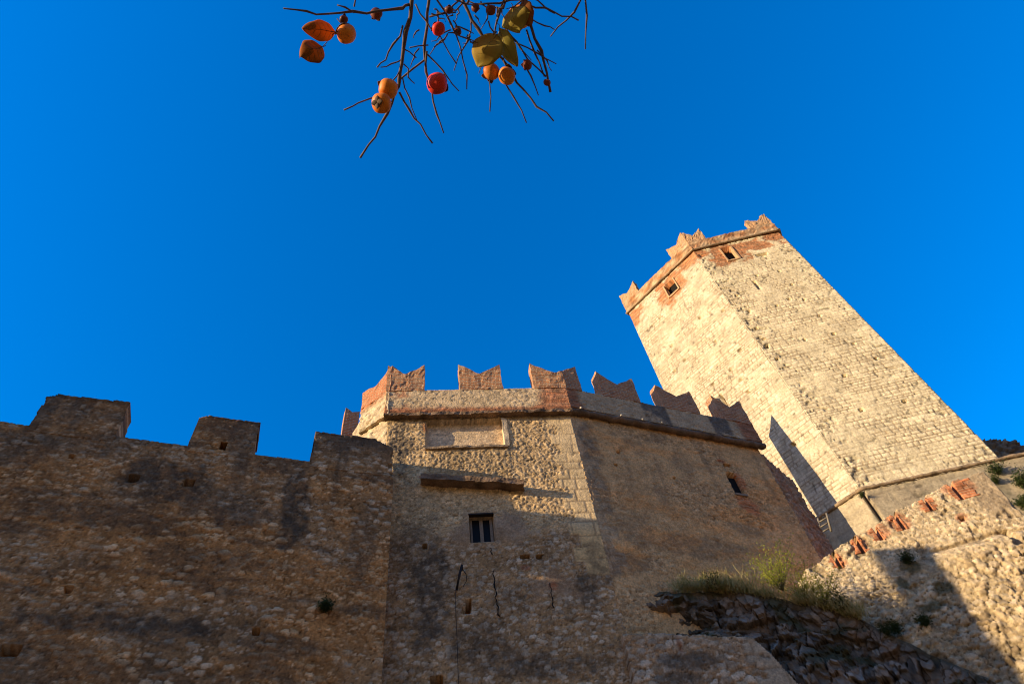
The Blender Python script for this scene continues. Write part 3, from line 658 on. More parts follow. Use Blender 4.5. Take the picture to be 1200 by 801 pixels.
u_, v_ = PQ.uv((1184, 632)); rh.append((u_-.12, u_+.1, v_-.3, v_+.3, .35)); rh.append((4.7, 4.82, 12.38, 12.5, .2))
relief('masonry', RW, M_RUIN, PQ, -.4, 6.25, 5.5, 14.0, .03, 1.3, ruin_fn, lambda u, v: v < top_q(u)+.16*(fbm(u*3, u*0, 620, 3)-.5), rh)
prism('wall_base', RW, M_RUB, PQ, rect(-.4, 6.2, -.3, 5.6, 4), -1.2, -.03, 1, .02, lambda u, z, n: (.4, .3, .2))
for i, (a, b) in enumerate(sq):
    h = rh[i]; hl_, hr_ = ((.26, .16), (.24, .20), (.24, .20), (.26, .22), (.26, .26), (.24, .55))[i]
    def bfn(u, v): return .012*(fbm(u*9, v*12, 640, 3)-.5), brickcol(u, v, 30+i)*1.15
    def bkeep(u, v):
        rw = np.floor(v/.085); ja = hsh(rw, rw*0, 60+i); jb = hsh(rw, rw*0+1, 60+i)
        return (u > a-hl_*(.45+.6*ja)) & (u < a+hr_*(.35+.75*jb)) & (v > h[2]-.02) & (v < h[3]-.06) & ((u < h[0]) | (u > h[1])) & (v < top_q(u)-.05)
    relief('brick_patch', RW, M_RUB, PQ.off(.008), a-hl_-.1, a+hr_+.1, h[2]-.1, h[3]+.1, .017, .12, bfn, bkeep)

# ============================================================ LOW WALL in the middle foreground
PW = PF.off(.26)
wl = [PW.uv(p) for p in ((712, 741), (760, 741), (820, 743), (880, 744), (900, 762), (940, 806))]
LO = thing('low_wall', PW.P(7.6, 7), 'low shadowed retaining wall of pale cobbles in front of the dark rock', 'wall')
def low_fn(u, v):
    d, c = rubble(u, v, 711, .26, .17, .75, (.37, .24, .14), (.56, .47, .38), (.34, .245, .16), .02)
    qd, qc = ashlar(u, v, 713, .45, .7, (.46, .38, .29), (.40, .31, .22), (.25, .18, .12), .015); qm = ss(8.95, 9.05, u+.15*np.sign(np.sin(v*7))); d = mix(d, qd+.02, qm); c = mix(c, qc, qm[:, None])
    st = np.maximum(.7*blob(u, v, PW.uv((800, 770))[0], 9.1, .8, .25, 3), .6*blob(u, v, 7.0, 8.7, .8, .2, 8)); c = mix(c, C3((.09, .08, .07)), st[:, None])
    bk = blob(u, v, PW.uv((796, 755))[0], PW.uv((796, 755))[1], .12, .35, 3); c = mix(c, brickcol(u, v, 5)*.8, (.7*bk)[:, None])*C3((1.10, .97, .78)); return d, c
lx = np.array([p[0] for p in wl]); lz = np.array([p[1] for p in wl])
relief('masonry', LO, M_RUB, PW, 6.0, 10.3, 5.5, 10.2, .032, .5, low_fn, lambda u, v: v < np.interp(u, lx, lz)+.1*(fbm(u*3, u*0, 720, 3)-.5))

# ============================================================ ROCK under the bastion
top_px = [((738, 692), 16.16), ((800, 695), 16.58), ((850, 695), 17.0), ((900, 700), 17.45), ((960, 708), 18.1), ((1000, 720), 18.5), ((1030, 738), 19.0), ((1100, 768), 19.4), ((1170, 802), 19.95), ((1260, 850), 20.2), ((1400, 930), 20.2)]
edge = np.array([at_dist(p, D) for p, D in top_px])
t_ = np.linspace(0, len(edge)-1, 420); E_ = np.stack([np.interp(t_, np.arange(len(edge)), edge[:, k]) for k in range(3)], -1)
rad = E_.copy(); rad[:, 2] = 0; rad /= np.linalg.norm(rad, axis=1)[:, None]
prof = [(2.6, .15), (1.3, .1), (.5, .05), (0, 0), (-.12, -.35), (-.2, -.9), (-.3, -1.7), (-.45, -2.8), (-.7, -4.5), (-1.2, -12.5)]
NR = 130; tp = np.concatenate([np.linspace(0, 3, 24, endpoint=False), np.linspace(3, 7.6, 90, endpoint=False), np.linspace(7.6, len(prof)-1, 16)]); pr = np.stack([np.interp(tp, np.arange(len(prof)), [p[k] for p in prof]) for k in (0, 1)], -1)
RV = (E_[:, None, :]+rad[:, None, :]*pr[None, :, 0:1]); RV[:, :, 2] += pr[None, :, 1]
RV = RV.reshape(-1, 3); nr = np.repeat(rad, NR, axis=0)
rc = np.zeros((len(RV), 3))
X, Y, Z = RV.T
sa_ = np.concatenate([[0], np.cumsum(np.linalg.norm(np.diff(E_, axis=0), axis=1))]); ta_ = np.concatenate([[0], np.cumsum(np.hypot(*np.diff(pr, axis=0).T))])
sx_ = np.concatenate([[0], np.cumsum(np.hypot(*np.diff(E_[:, :2], axis=0).T))]); cc = np.repeat(sx_, NR); tt = Z-np.tile(pr[:, 0], len(E_))
wx = cc+.5*(fbm(cc*1.2, tt*1.2, 821, 4)-.5); wy = tt+.5*(fbm(cc*1.2+7, tt*1.2, 822, 4)-.5)
n1_ = fbm(cc*.9, tt*.9, 801, 5); n4 = fbm(wx*2.6, wy*2.6, 804, 6); lay = fbm(wx*1.1, (wy-.12*wx)*2.6, 803, 4); f1, f2, r1, r2 = voro(wx/.42, (wy-.1*wx)/.28, 805); g1, g2, q1, q2 = voro(wx/.2, wy/.13, 806)
face = np.tile(ss(2.6, 4.2, tp), len(E_))
dsp = -(.45*(n1_-.5)+.22*(n4-.5)+.16*(lay-.5)*face+.34*(r1-.5)*face*ss(0, .05, f2-f1)+.16*(q1-.5)*face*ss(0, .06, g2-g1)-.10*(1-ss(0, .07, f2-f1))*face)
cave = blob(X, Z, edge[0][0]+.35, edge[0][2]-.95, .75, .35, 4)+.8*blob(X, Z, edge[1][0]-.2, edge[1][2]-1.0, .6, .25, 5); dsp = dsp+.3*cave*face
RV = RV+nr*dsp[:, None]*np.array([1, 1, 0])[None, :]; RV[:, 2] += .25*(n1_-.5)*(1-face)
base = mix(C3((.16, .125, .09)), C3((.30, .23, .165)), n1_[:, None]); base = mix(base, C3((.40, .34, .28)), (.7*(r1 > .72)*ss(.04, .15, f2-f1)*face)[:, None])
base = base*(.6+.4*ss(0, .08, f2-f1))[:, None]*(.6+.8*fbm(wx*9, wy*9, 823, 3))[:, None]; base = mix(base, C3((.36, .30, .23)), (.6*(q1 > .8)*ss(.05, .15, g2-g1)*face)[:, None]); base = base*(.32+.7*q1+.35*r2)[:, None]*.78; base = mix(base, C3((.03, .026, .02)), np.clip(.8*cave*face, 0, .85)[:, None]); base = mix(base, C3((.27, .17, .10)), (.6*ss(.5, .65, fbm(wx, wy*1.5, 811, 4)))[:, None])  # cave blobs painted near-black as the shade of a deeper hollow
moss = ss(.56, .68, fbm(wx*1.3, wy*2.2, 812, 4))*.75; base = mix(base, C3((.05, .055, .025)), moss[:, None])
base = mix(base, C3((.09, .085, .05)), ((1-face)*.7)[:, None])
idx = np.arange(len(RV)).reshape(-1, NR); q = np.stack([idx[:-1, :-1], idx[:-1, 1:], idx[1:, 1:], idx[1:, :-1]], -1).reshape(-1, 4)
ro = link('rock', np_mesh('rock', RV, q.tolist(), base, smooth=False), M_ROCK); tag(ro, 'dark shadowed rock outcrop below the bastion', None, None, 'structure')
# hill behind the walls and the ground the viewer stands on
gx = np.concatenate([np.linspace(-900, -60, 14), np.linspace(-50, 50, 81), np.linspace(60, 900, 14)]); gy = gx.copy()
GX, GY = np.meshgrid(gx, gy, indexing='ij'); x = GX.ravel(); y = GY.ravel()
lat = -.44*x+.9*y
hz = 12.2*ss(14.9, 24, lat)*ss(-60, -20, x)*(1-ss(40, 75, x))*(1-ss(60, 110, y))+ .25*(fbm(x*.2, y*.2, 900, 4)-.5)*ss(2, 6, np.hypot(x, y))
hz = np.where(lat < 14.5, .1*(fbm(x*.3, y*.3, 903)-.5), hz)
gc = mix(C3((.23, .145, .075)), C3((.16, .11, .06)), fbm(x*.3, y*.3, 901, 4)[:, None])
idx = np.arange(len(x)).reshape(len(gx), -1); q = np.stack([idx[:-1, :-1], idx[1:, :-1], idx[1:, 1:], idx[:-1, 1:]], -1).reshape(-1, 4)
go = link('ground', np_mesh('ground', np.stack([x, y, hz], -1), q.tolist(), gc), M_ROCK); tag(go, 'stony ground and castle hill', None, None, 'structure')

# ============================================================ unseen walls added beyond the left edge to throw the shadow
LD = np.array([math.cos(SUN_ANG), math.sin(SUN_ANG), 0]); LN = np.array([math.sin(SUN_ANG), -math.cos(SUN_ANG), 0])
S0 = -14.0; UP = -S0*math.tan(SUN_EL)
POq = Plane(LD*S0, math.degrees(SUN_ANG)+90)     # u = -w
OW = thing('shadow_wall', POq.P(12.6, 0), 'unseen crenellated wall added beyond the left edge of the view to throw the long shadow', 'wall')
oc = lambda u, z, n: (.36*(.8+.4*mn.noise(Vector((u, z, n)))), .26, .17)
def ob(u0, u1, z0, z1, name='masonry'): prism(name, OW, M_RUB, POq, rect(u0, u1, z0, z1, 2), -.8, 0, 2, .015, oc)
# u = -w ; heights are those of the shadow lines at the foot of the castle plus the fall of the sunbeam
c_ = 15.25+UP; g_ = 13.75+UP
ob(11.18, 13.35, -.3, g_); ob(11.15, 11.98, g_+.002, 15.62+UP, 'merlon')
(s1u, s1z), (s2u, s2z) = PF.uv((600, 664)), PF.uv((652, 680))
def w_of(u, z):
    P = PF.P(u, z); return -(P@LN), z+(P@LD)*math.tan(SUN_EL)+UP
(wa, za), (wb, zb) = w_of(s1u, s1z), w_of(s2u, s2z)
wlo, whi, zm = min(wa, wb), max(wa, wb), (za+zb)/2
ob(13.352, wlo, -.3, c_-.01); ob(whi, 21, -.3, c_); ob(wlo+.002, whi-.002, -.3, zm-.13); ob(wlo+.002, whi-.002, zm+.10, c_-.02)  # gap left in the added wall for a sliver of sun
# palace added behind the flank: its corner is shaped to shade the tower foot
tq = [PTL.uv(p) for p in ((903, 484), (993, 604))]
PBh = Plane(PTL.O+PTL.N*1.0, PTL.ang)
def back(u, z, dist=3.95): P = PTL.P(u, z)-np.array(LT)*dist; return P
a, b = back(*tq[0]), back(*tq[1])
PG = Plane(a, math.degrees(SUN_ANG)-90)
ub = float((b-PG.O)@PG.U); za_, zb_ = a[2]-.25, b[2]
HW = thing('tower_shade_wall', PG.P(-1, 12), 'narrow wall head added behind the bastion battlements to shade the tower foot', 'wall')
prism('masonry', HW, M_RUB, PG, [[(-.75, 11), (0, 11), (0, za_), (-.75, za_-1.25)], [(0, 11), (ub, 11), (ub, zb_), (0, za_)]], -.6, 0, 4, .02, oc)
print('shade_wall', ub, za_, zb_, a, b)

# ============================================================ iron bits
BR = thing('wall_bracket', PF.P(*PF.uv((538, 680))), 'rusty iron bracket with a hanging loop on the shaded bastion front', 'bracket')
def fp(p, n): return PF.P(*PF.uv(p), n)
sweep('arm', BR, M_IRON, [fp((541, 668), .0), fp((541, 668), .22), fp((538, 680), .2), fp((535, 692), .04)], .035, 6)
sweep('loop', BR, M_IRON, [fp((542, 672), .2), fp((546, 676), .15), fp((547, 682), .1), fp((543, 688), .06)], .012, 6)
CB = sweep('cable', None, M_IRON, refine([fp((534, 692), .07), fp((534, 715), .06), fp((536, 760), .06), fp((538, 830), .06)], .4), .008, 5)
tag(CB, 'thin dark cable running down the bastion below the iron bracket', 'cable')
HR = thing('handrail', at_dist((968, 610), 25.5), 'small pale railing in the gap at the foot of the tower', 'railing')
for i, p in enumerate(((960, 598), (965, 607), (968, 615))):
    pass
M_RAIL = plain('rail_wood', (.22, .18, .13))
def rp(p): return at_dist(p, 25.5)
for p, q_ in (((958.5, 607), (963, 628)), ((968.5, 601), (974, 622)), ): sweep('post', HR, M_RAIL, [rp(p), rp(q_)], .045, 6)
for p, q_ in (((957, 613), (971, 605)), ((958.5, 619), (972, 611)), ((960, 625), (974, 617))): sweep('rail', HR, M_RAIL, [rp(p), rp(q_)], .03, 6)

# ============================================================ plants
def leaf_mat(name, c, c2, trans=.35):
    m, n, b = new_mat(name); oi = n.nodes.new('ShaderNodeTexCoord'); x = nnoise(n, 9, 3, .5, oi.outputs['Object'])
    cc_ = mixc(n, c, c2, mapr(n, x.outputs[0], .35, .65, 0, 1)); n.links.new(cc_, b.inputs['Base Color']); b.inputs['Roughness'].default_value = .6
    tr = n.nodes.new('ShaderNodeBsdfTranslucent'); n.links.new(cc_, tr.inputs[0]); ms = n.nodes.new('ShaderNodeMixShader'); ms.inputs[0].default_value = trans
    o = n.nodes['Material Output']; n.links.new(b.outputs[0], ms.inputs[1]); n.links.new(tr.outputs[0], ms.inputs[2]); n.links.new(ms.outputs[0], o.inputs['Surface']); return m
M_LEAF = leaf_mat('yellow_green_leaf', (.48, .46, .06), (.26, .30, .04), .5); M_LEAFD = leaf_mat('dark_leaf', (.055, .075, .02), (.035, .055, .015)); M_GRASS = leaf_mat('dry_grass', (.66, .50, .22), (.30, .28, .08), .4)
def leafy(name, parent, mat, tips, ls, per, rs):
    V = []; Fc = []
    for p in tips:
        for _ in range(per):
            c = Vector(p)+Vector((rs.gauss(0, 1), rs.gauss(0, 1), rs.gauss(0, 1)))*ls*1.1
            a = Vector((rs.gauss(0, 1), rs.gauss(0, 1), rs.gauss(0, .8)+.3)).normalized(); b = a.cross(Vector((rs.gauss(0, 1), rs.gauss(0, 1), rs.gauss(0, 1)))).normalized()
            l = ls*rs.uniform(.6, 1.3); k = len(V); up = a.cross(b)*l*.12
            V += [tuple(c), tuple(c+a*l*.5+b*l*.22+up), tuple(c+a*l), tuple(c+a*l*.5-b*l*.22+up)]; Fc.append([k, k+1, k+2, k+3])
    return link(name, np_mesh(name, np.array(V), Fc, smooth=False), mat, parent)
def shrub(pos, h, wd, nst, ls, per, label, mat, seed, stemr=.008, lean=(0, 0)):
    rs = random.Random(seed); root = thing('shrub', tuple(pos), label, 'shrub', None); tips = []; V = []; Fc = []; pos = Vector(pos)
    for i in range(nst):
        an = rs.uniform(0, 6.28); sp_ = rs.uniform(.1, 1)*wd; hh = h*rs.uniform(.5, 1.05); last = pos; pts = [pos]
        for k in range(1, 6):
            t = k/5; pts.append(pos+Vector((math.cos(an)*sp_*t**1.2+lean[0]*t, math.sin(an)*sp_*t**1.2+lean[1]*t, hh*t))+Vector((rs.gauss(0, .02), rs.gauss(0, .02), 0)))
            if k >= 2: tips += [pts[-1], (pts[-1]+pts[-2])/2]
        me = sweep('s', None, None, pts, [stemr*(1-.13*j) for j in range(6)], 4)
        o = len(V); V += [tuple(v.co) for v in me.vertices]; Fc += [[o+x for x in p.vertices] for p in me.polygons]; bpy.data.meshes.remove(me)
    link('stems', np_mesh('stems', np.array(V), Fc), M_STEM, root); leafy('foliage', root, mat, tips, ls, per, rs); return root
def grass(name, pts, h, n, seed, mat, label, spread=.15):
    rs = random.Random(seed); V = []; Fc = []
    for _ in range(n):
        i = rs.randrange(len(pts)-1); t = rs.random(); p = Vector(pts[i]).lerp(Vector(pts[i+1]), t)+Vector((rs.gauss(0, spread), rs.gauss(0, spread), rs.uniform(-.08, .03)))
        hh = h*rs.uniform(.3, 1.15)*max(.15, .55+1.5*mn.noise(p*2.3)); d = Vector((rs.gauss(0, .35), rs.gauss(0, .35), 1)); sd = Vector((rs.gauss(0, 1), rs.gauss(0, 1), 0)).normalized()*.008
        q1 = p+d*hh*.55; q2 = p+d*hh+Vector((rs.gauss(0, .1), rs.gauss(0, .1), -.05))*hh*1.5; k = len(V)
        V += [tuple(p-sd), tuple(p+sd), tuple(q1+sd*.8), tuple(q1-sd*.8), tuple(q2)]; Fc += [[k, k+1, k+2, k+3], [k+3, k+2, k+4]]
    o = link(name, np_mesh(name, np.array(V), Fc, smooth=False), mat); return tag(o, label, 'grass', None, 'stuff')
shrub(at_dist((918, 692), 17.4), 1.3, 1.05, 30, .06, 7, 'yellow-green sprigged shrub in the sun under the slit window', M_LEAF, 3)
shrub(at_dist((945, 700), 17.8), .7, .8, 20, .05, 8, 'small yellow-green bush between the tall sprigged shrub and the olive one', M_LEAF, 18)
shrub(at_dist((968, 708), 17.9), .75, .8, 22, .05, 9, 'olive shrub at the foot of the brick-patched ruin', M_LEAF, 8)
shrub(at_dist((992, 714), 18.2), .55, .55, 16, .05, 9, 'darker low shrub right of the sunlit sprigs', M_LEAFD, 9)
shrub(at_dist((835, 690), 16.7), .42, .5, 14, .06, 7, 'dark green bushlet among the dry grass on the rock ledge', M_LEAFD, 12)
grass('dry_grass', [at_dist((800, 688), 16.5), at_dist((830, 689), 16.7), at_dist((862, 692), 17.0)], .62, 2200, 4, M_GRASS, 'dry blond grass along the rock ledge')
grass('ledge_grass', [at_dist((855, 694), 17.0), at_dist((900, 697), 17.4), at_dist((960, 708), 18.0), at_dist((1010, 722), 18.5)], .5, 3200, 5, M_GRASS, 'sunlit yellow grass on the ledge below the shrubs')
for p, pl, h, s, lb, nn in (((381, 716), PL, .16, 31, 'small dark fern tuft high on the shadowed curtain wall', .05), ((1040, 752), PQ, .3, 33, 'dark weed cushion at the foot of the shadowed ruin', .25),
    ((1065, 660), PQ, .22, 34, 'dark weed inside the block-shaped shadow on the ruin', .05), ((1085, 735), PQ, .2, 35, 'small weed low in the shadow of the ruin', .1), ((1052, 745), PQ, .22, 36, 'dark green weed beside the fallen rock edge', .2)):
    u_, z_ = pl.uv(p); shrub(pl.P(u_, z_, nn-.02), h, h*.9, 12, .05, 9, lb, M_LEAFD, s, .004, tuple(pl.N[:2]*.12))
for p, h, s, lb in (((1168, 553), .45, 41, 'small green bush just under the moulding right of the ruin'), ((1166, 565), .3, 42, 'flat green plant on the base wall below the small bush'), ((1195, 568), .5, 43, 'green plant at the right edge of the base wall'), ((1197, 592), .45, 44, 'lowest green plant at the right edge of the base wall'), ((1009, 583), .16, 45, 'tiny green plant under the corner of the tower moulding')):
    u_, z_ = PTRt.uv(p); shrub(PTRt.P(u_, z_-h*.3, .02), h, h*1.2, 14, h*.22, 7, lb, M_LEAFD, s, .01, tuple(PTR.N[:2]*.2))
gw = grass('weeds', [PL.P(*PL.uv((80, 465)), -.2), PL.P(*PL.uv((108, 466)), -.2)], .32, 26, 7, M_GRASS, 'thin dry stalks on top of the first square merlon', .05)

# ============================================================ PERSIMMON TREE (trunk behind the viewer, branch tips overhead)
TR_ = thing('persimmon_tree', (1.6, -2.2, 0), 'bare persimmon branch with orange fruit and a few withered leaves hanging into the sky', 'tree')
def bp(p, r): return Vector(at_range(p, r))
rsb = random.Random(77)
def twig(pts, r0, r1, name='twig', parent=TR_):
    P = []
    for a, b in zip(pts[:-1], pts[1:]):
        A_, B_ = bp(a[:2], a[2]), bp(b[:2], b[2]); k = max(2, int((B_-A_).length/.03))
        for i in range(k): P.append(A_.lerp(B_, i/k))
    P.append(bp(pts[-1][:2], pts[-1][2])); n = len(P); rr = []
    for i in range(n):
        t = i/max(1, n-1); r = r0+(r1-r0)*t
        if i % 4 == 2: r *= 1.35
        rr.append(r*.66)
        if 0 < i < n-1: P[i] = P[i]+Vector((rsb.gauss(0, 1), rsb.gauss(0, 1), rsb.gauss(0, 1)))*.0028
    return sweep(name, parent, M_BARK, P, rr, 6)
G1, G2, G3 = (482, -2, 2.0), (506, -8, 2.02), (552, -10, 2.05)
twig([(500, -60, 2.05), (482, 0, 2.0), (474, 40, 1.98), (470, 75, 1.97), (467, 95, 1.96), (463, 108, 1.95), (453, 134, 1.94), (440, 160, 1.93), (422, 185, 1.92)], .010, .0035)
twig([(482, 5, 2.0), (474, 9, 1.99), (440, 13, 1.97), (412, 15, 1.96), (385, 16, 1.95), (360, 13, 1.94), (332, 10, 1.93)], .006, .0028)
twig([(415, 15, 1.96), (405, 10, 1.95), (395, 6, 1.95)], .0035, .0025); twig([(414, -12, 1.98), (415, 8, 1.97)], .003, .0025)
twig([(472, 30, 1.98), (460, 55, 1.97), (452, 70, 1.97), (442, 79, 1.96)], .004, .0025); twig([(471, 70, 1.97), (458, 75, 1.97), (446, 79, 1.96)], .003, .002)
twig([(474, 58, 1.98), (488, 68, 1.98)], .003, .002); twig([(473, 75, 1.97), (480, 90, 1.97), (486, 98, 1.97)], .003, .002)
twig([(463, 98, 1.96), (445, 115, 1.95), (425, 122, 1.94), (403, 129, 1.93)], .004, .0026)
twig([(468, 108, 1.95), (480, 130, 1.95), (492, 145, 1.94), (507, 168, 1.94)], .0045, .0028); twig([(472, 92, 1.96), (480, 115, 1.96), (489, 142, 1.95)], .003, .002)
twig([(510, -50, 2.05), (503, 0, 2.02), (501, 30, 2.01), (498, 70, 2.0), (470, 92, 1.97)], .0075, .004)
twig([(500, 60, 2.0), (501, 85, 2.0), (505, 105, 1.99), (512, 135, 1.99), (520, 156, 1.98)], .005, .0028)
twig([(487, 5, 2.02), (500, 25, 2.01), (515, 45, 2.0), (535, 75, 2.0)], .0035, .0022); twig([(502, 53, 2.0), (480, 56, 1.99)], .003, .002); twig([(501, 64, 2.0), (520, 83, 2.0), (538, 107, 1.99)], .0035, .0022)
twig([(503, 20, 2.02), (522, 15, 2.02), (540, 0, 2.02), (552, -10, 2.03)], .004, .003); twig([(512, 0, 2.02), (527, 30, 2.01), (540, 55, 2.0), (547, 105, 1.99)], .004, .0022)
twig([(530, -50, 2.08), (543, 0, 2.05), (553, 25, 2.04), (568, 45, 2.03), (590, 70, 2.02), (606, 96, 2.01), (630, 125, 2.0), (649, 142, 1.99)], .008, .003)
twig([(552, 20, 2.04), (546, 50, 2.03), (532, 83, 2.02)], .0035, .002); twig([(596, -10, 2.05), (580, 28, 2.04), (573, 55, 2.03), (575, 95, 2.02), (574, 131, 2.01)], .0045, .0022)
twig([(592, 85, 2.02), (602, 115, 2.01), (617, 144, 2.0)], .0035, .0025)
twig([(610, -40, 2.08), (616, 0, 2.05), (622, 30, 2.04), (632, 60, 2.03), (640, 85, 2.02), (645, 108, 2.01)], .0075, .0045)
twig([(617, 5, 2.05), (640, 12, 2.05), (660, 18, 2.04), (678, 24, 2.04)], .004, .0026); twig([(622, 22, 2.04), (640, 30, 2.04), (650, 35, 2.03)], .003, .002)
twig([(590, 30, 2.03), (605, 52, 2.02), (620, 70, 2.02), (640, 90, 2.02)], .004, .003); twig([(604, 50, 2.02), (630, 62, 2.02), (652, 75, 2.02)], .0032, .002)
twig([(614, 70, 2.02), (622, 90, 2.01), (631, 112, 2.0)], .0035, .0022); twig([(617, 35, 2.04), (626, 60, 2.03), (638, 90, 2.02)], .004, .003)
twig([(690, -15, 2.1), (672, 15, 2.08), (645, 43, 2.06)], .0045, .0026); twig([(684, -20, 2.1), (686, 20, 2.09), (686, 58, 2.08)], .0042, .0026)
twig([(560, -20, 2.05), (548, 5, 2.04), (535, 12, 2.03), (518, 10, 2.02)], .004, .003); twig([(600, -20, 2.06), (588, 10, 2.05), (575, 8, 2.04)], .004, .003); twig([(560, 5, 2.04), (585, 5, 2.05), (612, 0, 2.05)], .004, .003)
for k in range(40):     # short spurs and dried stalks among the twigs
    x0, y0 = rsb.uniform(488, 632), rsb.uniform(-4, 62); a_ = rsb.uniform(.3, 2.8); l_ = rsb.uniform(10, 34); r0_ = rsb.uniform(1.99, 2.06)
    twig([(x0, y0, r0_), (x0+math.cos(a_)*l_*.5+rsb.uniform(-3, 3), y0+math.sin(a_)*l_*.5, r0_), (x0+math.cos(a_)*l_, y0+math.sin(a_)*l_, r0_-.01)], .0034, .0016)
# main limb and trunk, out of view
lim = [Vector((1.6, -2.2, 0)), Vector((1.55, -2.1, 1.4)), Vector((1.3, -1.8, 2.8)), Vector((.7, -1.0, 3.9)), Vector((.2, -.3, 4.2)), bp((560, -90), 2.3)]
sweep('trunk', TR_, M_BARK, lim, [.14, .12, .09, .05, .03, .016], 10, .02)
for p in ((500, -60, 2.05), (510, -50, 2.05), (530, -50, 2.08), (610, -40, 2.08)): sweep('branch', TR_, M_BARK, [lim[-1], lim[-1].lerp(bp(p[:2], p[2]), .5)+Vector((0, 0, .02)), bp(p[:2], p[2])], [.014, .011, .009], 7)
for p in ((690, -15, 2.1), (684, -20, 2.1), (596, -10, 2.05), (414, -12, 1.98), (560, -20, 2.05), (600, -20, 2.06)): sweep('twig', TR_, M_BARK, [lim[-1], lim[-1].lerp(bp(p[:2], p[2]), .5), bp(p[:2], p[2])], [.008, .006, .0045], 6)
def fruit_mat(name, c, c2):
    m, n, b = new_mat(name); t = n.nodes.new('ShaderNodeTexCoord'); x = nnoise(n, 26, 4, .6, t.outputs['Object']); x2 = nnoise(n, 95, 4, .7, t.outputs['Object'])
    n.links.new(mixc(n, mixc(n, c, c2, mapr(n, x.outputs[0], .42, .68, 0, 1)), (.07, .03, .015), mapr(n, x2.outputs[0], .60, .70, 0, .75)), b.inputs['Base Color']); b.inputs['Roughness'].default_value = .5; b.inputs['Specular IOR Level'].default_value = .25
    return m
M_OR = fruit_mat('orange_persimmon', (.80, .25, .02), (.55, .13, .015)); M_RED = fruit_mat('red_persimmon', (.75, .04, .02), (.62, .05, .015)); M_DRY = fruit_mat('dark_persimmon', (.22, .05, .02), (.06, .02, .012))
M_CAL = plain('dry_calyx', (.10, .06, .035), .8)
def fruit(p, rr, rpx, mat, sq=.95, mouth=None, label=None, cs=1.0):
    c = bp(p, rr); r = rpx*rr/F_PX*float(abs(np.dot(ray(p), ROT @ np.array([0, 0, -1]))))
    rs = random.Random(int(p[0]*7+p[1])); up = Vector((rs.uniform(-.9, .9), rs.uniform(-.9, .9), 1)).normalized(); up = (Vector((-.3, -.4, -.8))+up*.12).normalized() if mouth else up; RM = up.to_track_quat('Z', 'Y').to_matrix()
    bm = bmesh.new(); bmesh.ops.create_uvsphere(bm, u_segments=40, v_segments=28, radius=1)
    for v in bm.verts:
        q = v.co.copy(); ang = math.atan2(q.y, q.x); k = 1+.035*math.cos(4*ang)*(1-abs(q.z)); q.x *= k; q.y *= k; q.z *= sq*.88
        q.z -= .10*math.exp(-((q.x**2+q.y**2)/.05))*(1 if q.z > 0 else 0)
        q += .03*mn.noise_vector(q*1.3+Vector((p[0], p[1], 0))); v.co = c+RM @ (q*r)
    me = bpy.data.meshes.new('persimmon'); bm.to_mesh(me); bm.free(); me.polygons.foreach_set('use_smooth', [True]*len(me.polygons)); o = link('persimmon', me, mat, TR_)
    if label: o['label'] = label
    V = []; Fc = []
    for k in range(4):
        a = k*math.pi/2+p[0]; d = Vector((math.cos(a), math.sin(a), 0)); e_ = Vector((-math.sin(a), math.cos(a), 0)); b0 = len(V); lift = rs.uniform(-.1, .35)
        for t, wd in ((0, .22), (.35, .42), (.7, .40), (1.0, .22), (1.2, .02)):
            z = sq*.88*math.sqrt(max(0, 1-min(.98, t*.75*cs)**2))+.05+lift*t*t
            for s_ in (-1, 0, 1): V.append(tuple(c+RM @ ((d*t*.85*cs+e_*wd*s_*cs+Vector((0, 0, z-.06*abs(s_)+.05*mn.noise(Vector((t*3, s_*2, k+p[1]))))))*r)))
        for i in range(4):
            for s_ in range(2): Fc.append([b0+i*3+s_, b0+i*3+s_+1, b0+i*3+s_+4, b0+i*3+s_+3])
    k = link('calyx', np_mesh('calyx', np.array(V), Fc), M_CAL, o); md = k.modifiers.new('thickness', 'SOLIDIFY'); md.thickness = r*.05
fruit((406, 40), 1.94, 11.5, M_OR); fruit((455, 104), 1.93, 11.5, M_OR); fruit((447, 121), 1.90, 12, M_OR, .9, True, 'orange persimmon with its dry calyx turned outwards', .62)
fruit((512, 98), 1.97, 12.5, M_RED, 1.0, None, 'single bright red persimmon'); fruit((514, 34), 2.0, 8, M_RED, .9); fruit((536, 37), 2.02, 5, M_DRY)
fruit((594, 89), 2.0, 10.5, M_OR); fruit((576, 84), 2.02, 10, M_OR); fruit((609, 20), 2.03, 13.5, M_OR, 1.1)
for p, r_ in (((441, 16), 7), ((575, 12), 6), ((557, 9), 5), ((618, 76), 6), ((403, 23), 5), ((526, 12), 5), ((641, 97), 4.5)): fruit(p, 2.0, r_, M_DRY, .8, None, 'shrivelled dark fruit cup')
M_LO = leaf_mat('rust_leaf', (.60, .19, .03), (.26, .12, .035), .6); M_LG = leaf_mat('withered_green_leaf', (.46, .42, .10), (.56, .33, .06), .55)
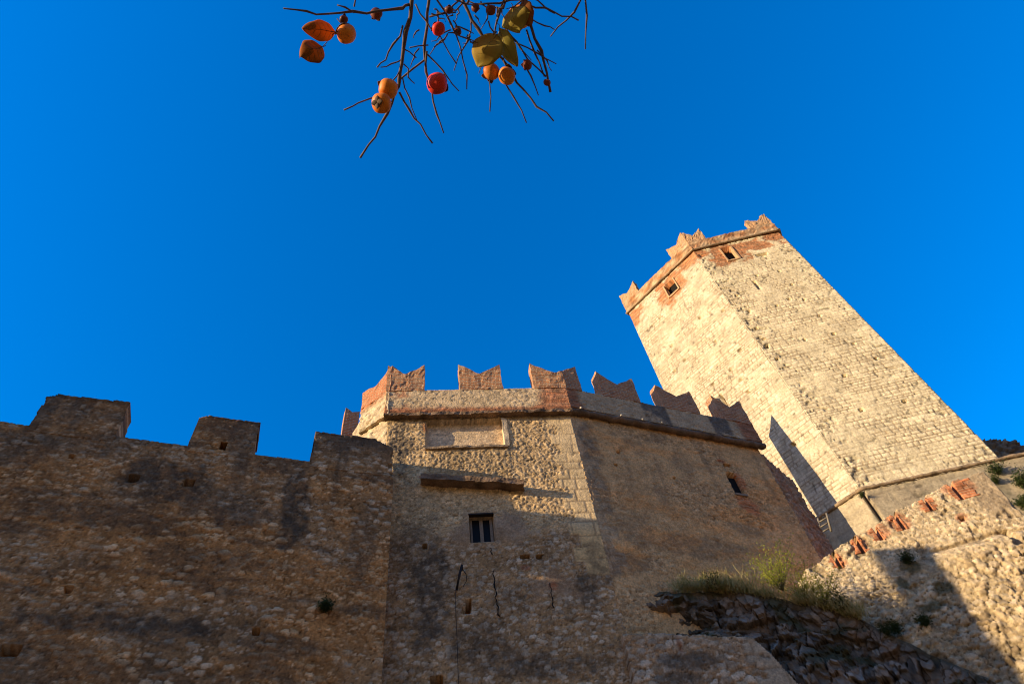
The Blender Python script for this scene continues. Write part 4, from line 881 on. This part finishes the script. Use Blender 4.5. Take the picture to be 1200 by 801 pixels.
def leaf(base, tip, wpx, r, mat, fold=.3, label=None):
    A_, B_ = bp(base, r), bp(tip, r-.03); ax = B_-A_; L_ = ax.length; ax.normalize(); vw = (A_-Vector((0, 0, CZ))).normalized(); nl = (vw*.9+LT*.42); nl = (nl-ax*nl.dot(ax)).normalized(); sd = ax.cross(nl).normalized(); nm = sd.cross(ax)
    wm = wpx*r/F_PX*.52; V = []; Fc = []; n = 18; mcols = 8
    for i in range(n+1):
        t = i/n; ww = wm*1.05*(math.sin(math.pi*min(1, max(0, t)**.9))**.72 if 0 < t < 1 else 0)*(1-.15*t**5)*(1+.04*math.sin(t*17+wpx))+.0005
        for j in range(-mcols//2, mcols//2+1):
            s = j/(mcols/2); P_ = A_+ax*L_*t+sd*ww*s+nm*(.8*fold*wm*abs(s)**1.3*(1 if t < .9 else .9)-.12*L_*math.sin(math.pi*t))+.003*mn.noise_vector(Vector((t*3, s*1.5, wpx)))+nm*(.07*wm*math.sin(t*9+s*2)); V.append(tuple(P_))
    k = mcols+1
    for i in range(n):
        for j in range(mcols): Fc.append([i*k+j, i*k+j+1, (i+1)*k+j+1, (i+1)*k+j])
    o = link('leaf', np_mesh('leaf', np.array(V), Fc), mat, TR_)
    md = o.modifiers.new('thickness', 'SOLIDIFY'); md.thickness = .0005
    mid = [V[i*(mcols+1)+mcols//2] for i in range(n+1)]; sweep('midrib', o, M_CAL, mid, [.0011*(1-.045*i) for i in range(n+1)], 5)
    for i in range(3, 14, 3):
        for s0 in (0, mcols): sweep('vein', o, M_CAL, [V[i*(mcols+1)+mcols//2], V[(i+1)*(mcols+1)+(mcols//2+s0)//2], V[min(n, i+2)*(mcols+1)+(mcols//2+3*s0)//4]], .00045, 4)
    if label: o['label'] = label
    twig([(base[0]+(base[0]-tip[0])*.15, base[1]+(base[1]-tip[1])*.15, r), (base[0], base[1], r)], .0015, .0012, 'stalk', o)
leaf((394, 38), (355, 33), 18, 1.93, M_LO, .5, 'folded rust brown leaf'); leaf((378, 55), (352, 66), 24, 1.92, M_LO, .25, 'rust brown leaf')
leaf((582, 40), (560, 78), 32, 1.99, M_LG, .2, 'withered green leaf'); leaf((585, 33), (606, 78), 17, 2.0, M_LG, .5); leaf((600, 8), (608, 37), 30, 2.0, M_LG, .3, 'withered yellow leaf'); leaf((612, 0), (622, 30), 16, 2.0, M_LO, .3)
twig([(395, 22, 1.95), (402, 30, 1.94), (394, 38, 1.93), (384, 48, 1.93), (379, 54, 1.92)], .002, .0015); twig([(470, 80, 1.97), (460, 95, 1.94)], .003, .002); twig([(574, 60, 2.03), (577, 76, 2.02)], .003, .002); twig([(590, 68, 2.02), (594, 80, 2.0)], .003, .002)
sc.render.engine = 'CYCLES'; sc.cycles.filter_width = 1.1
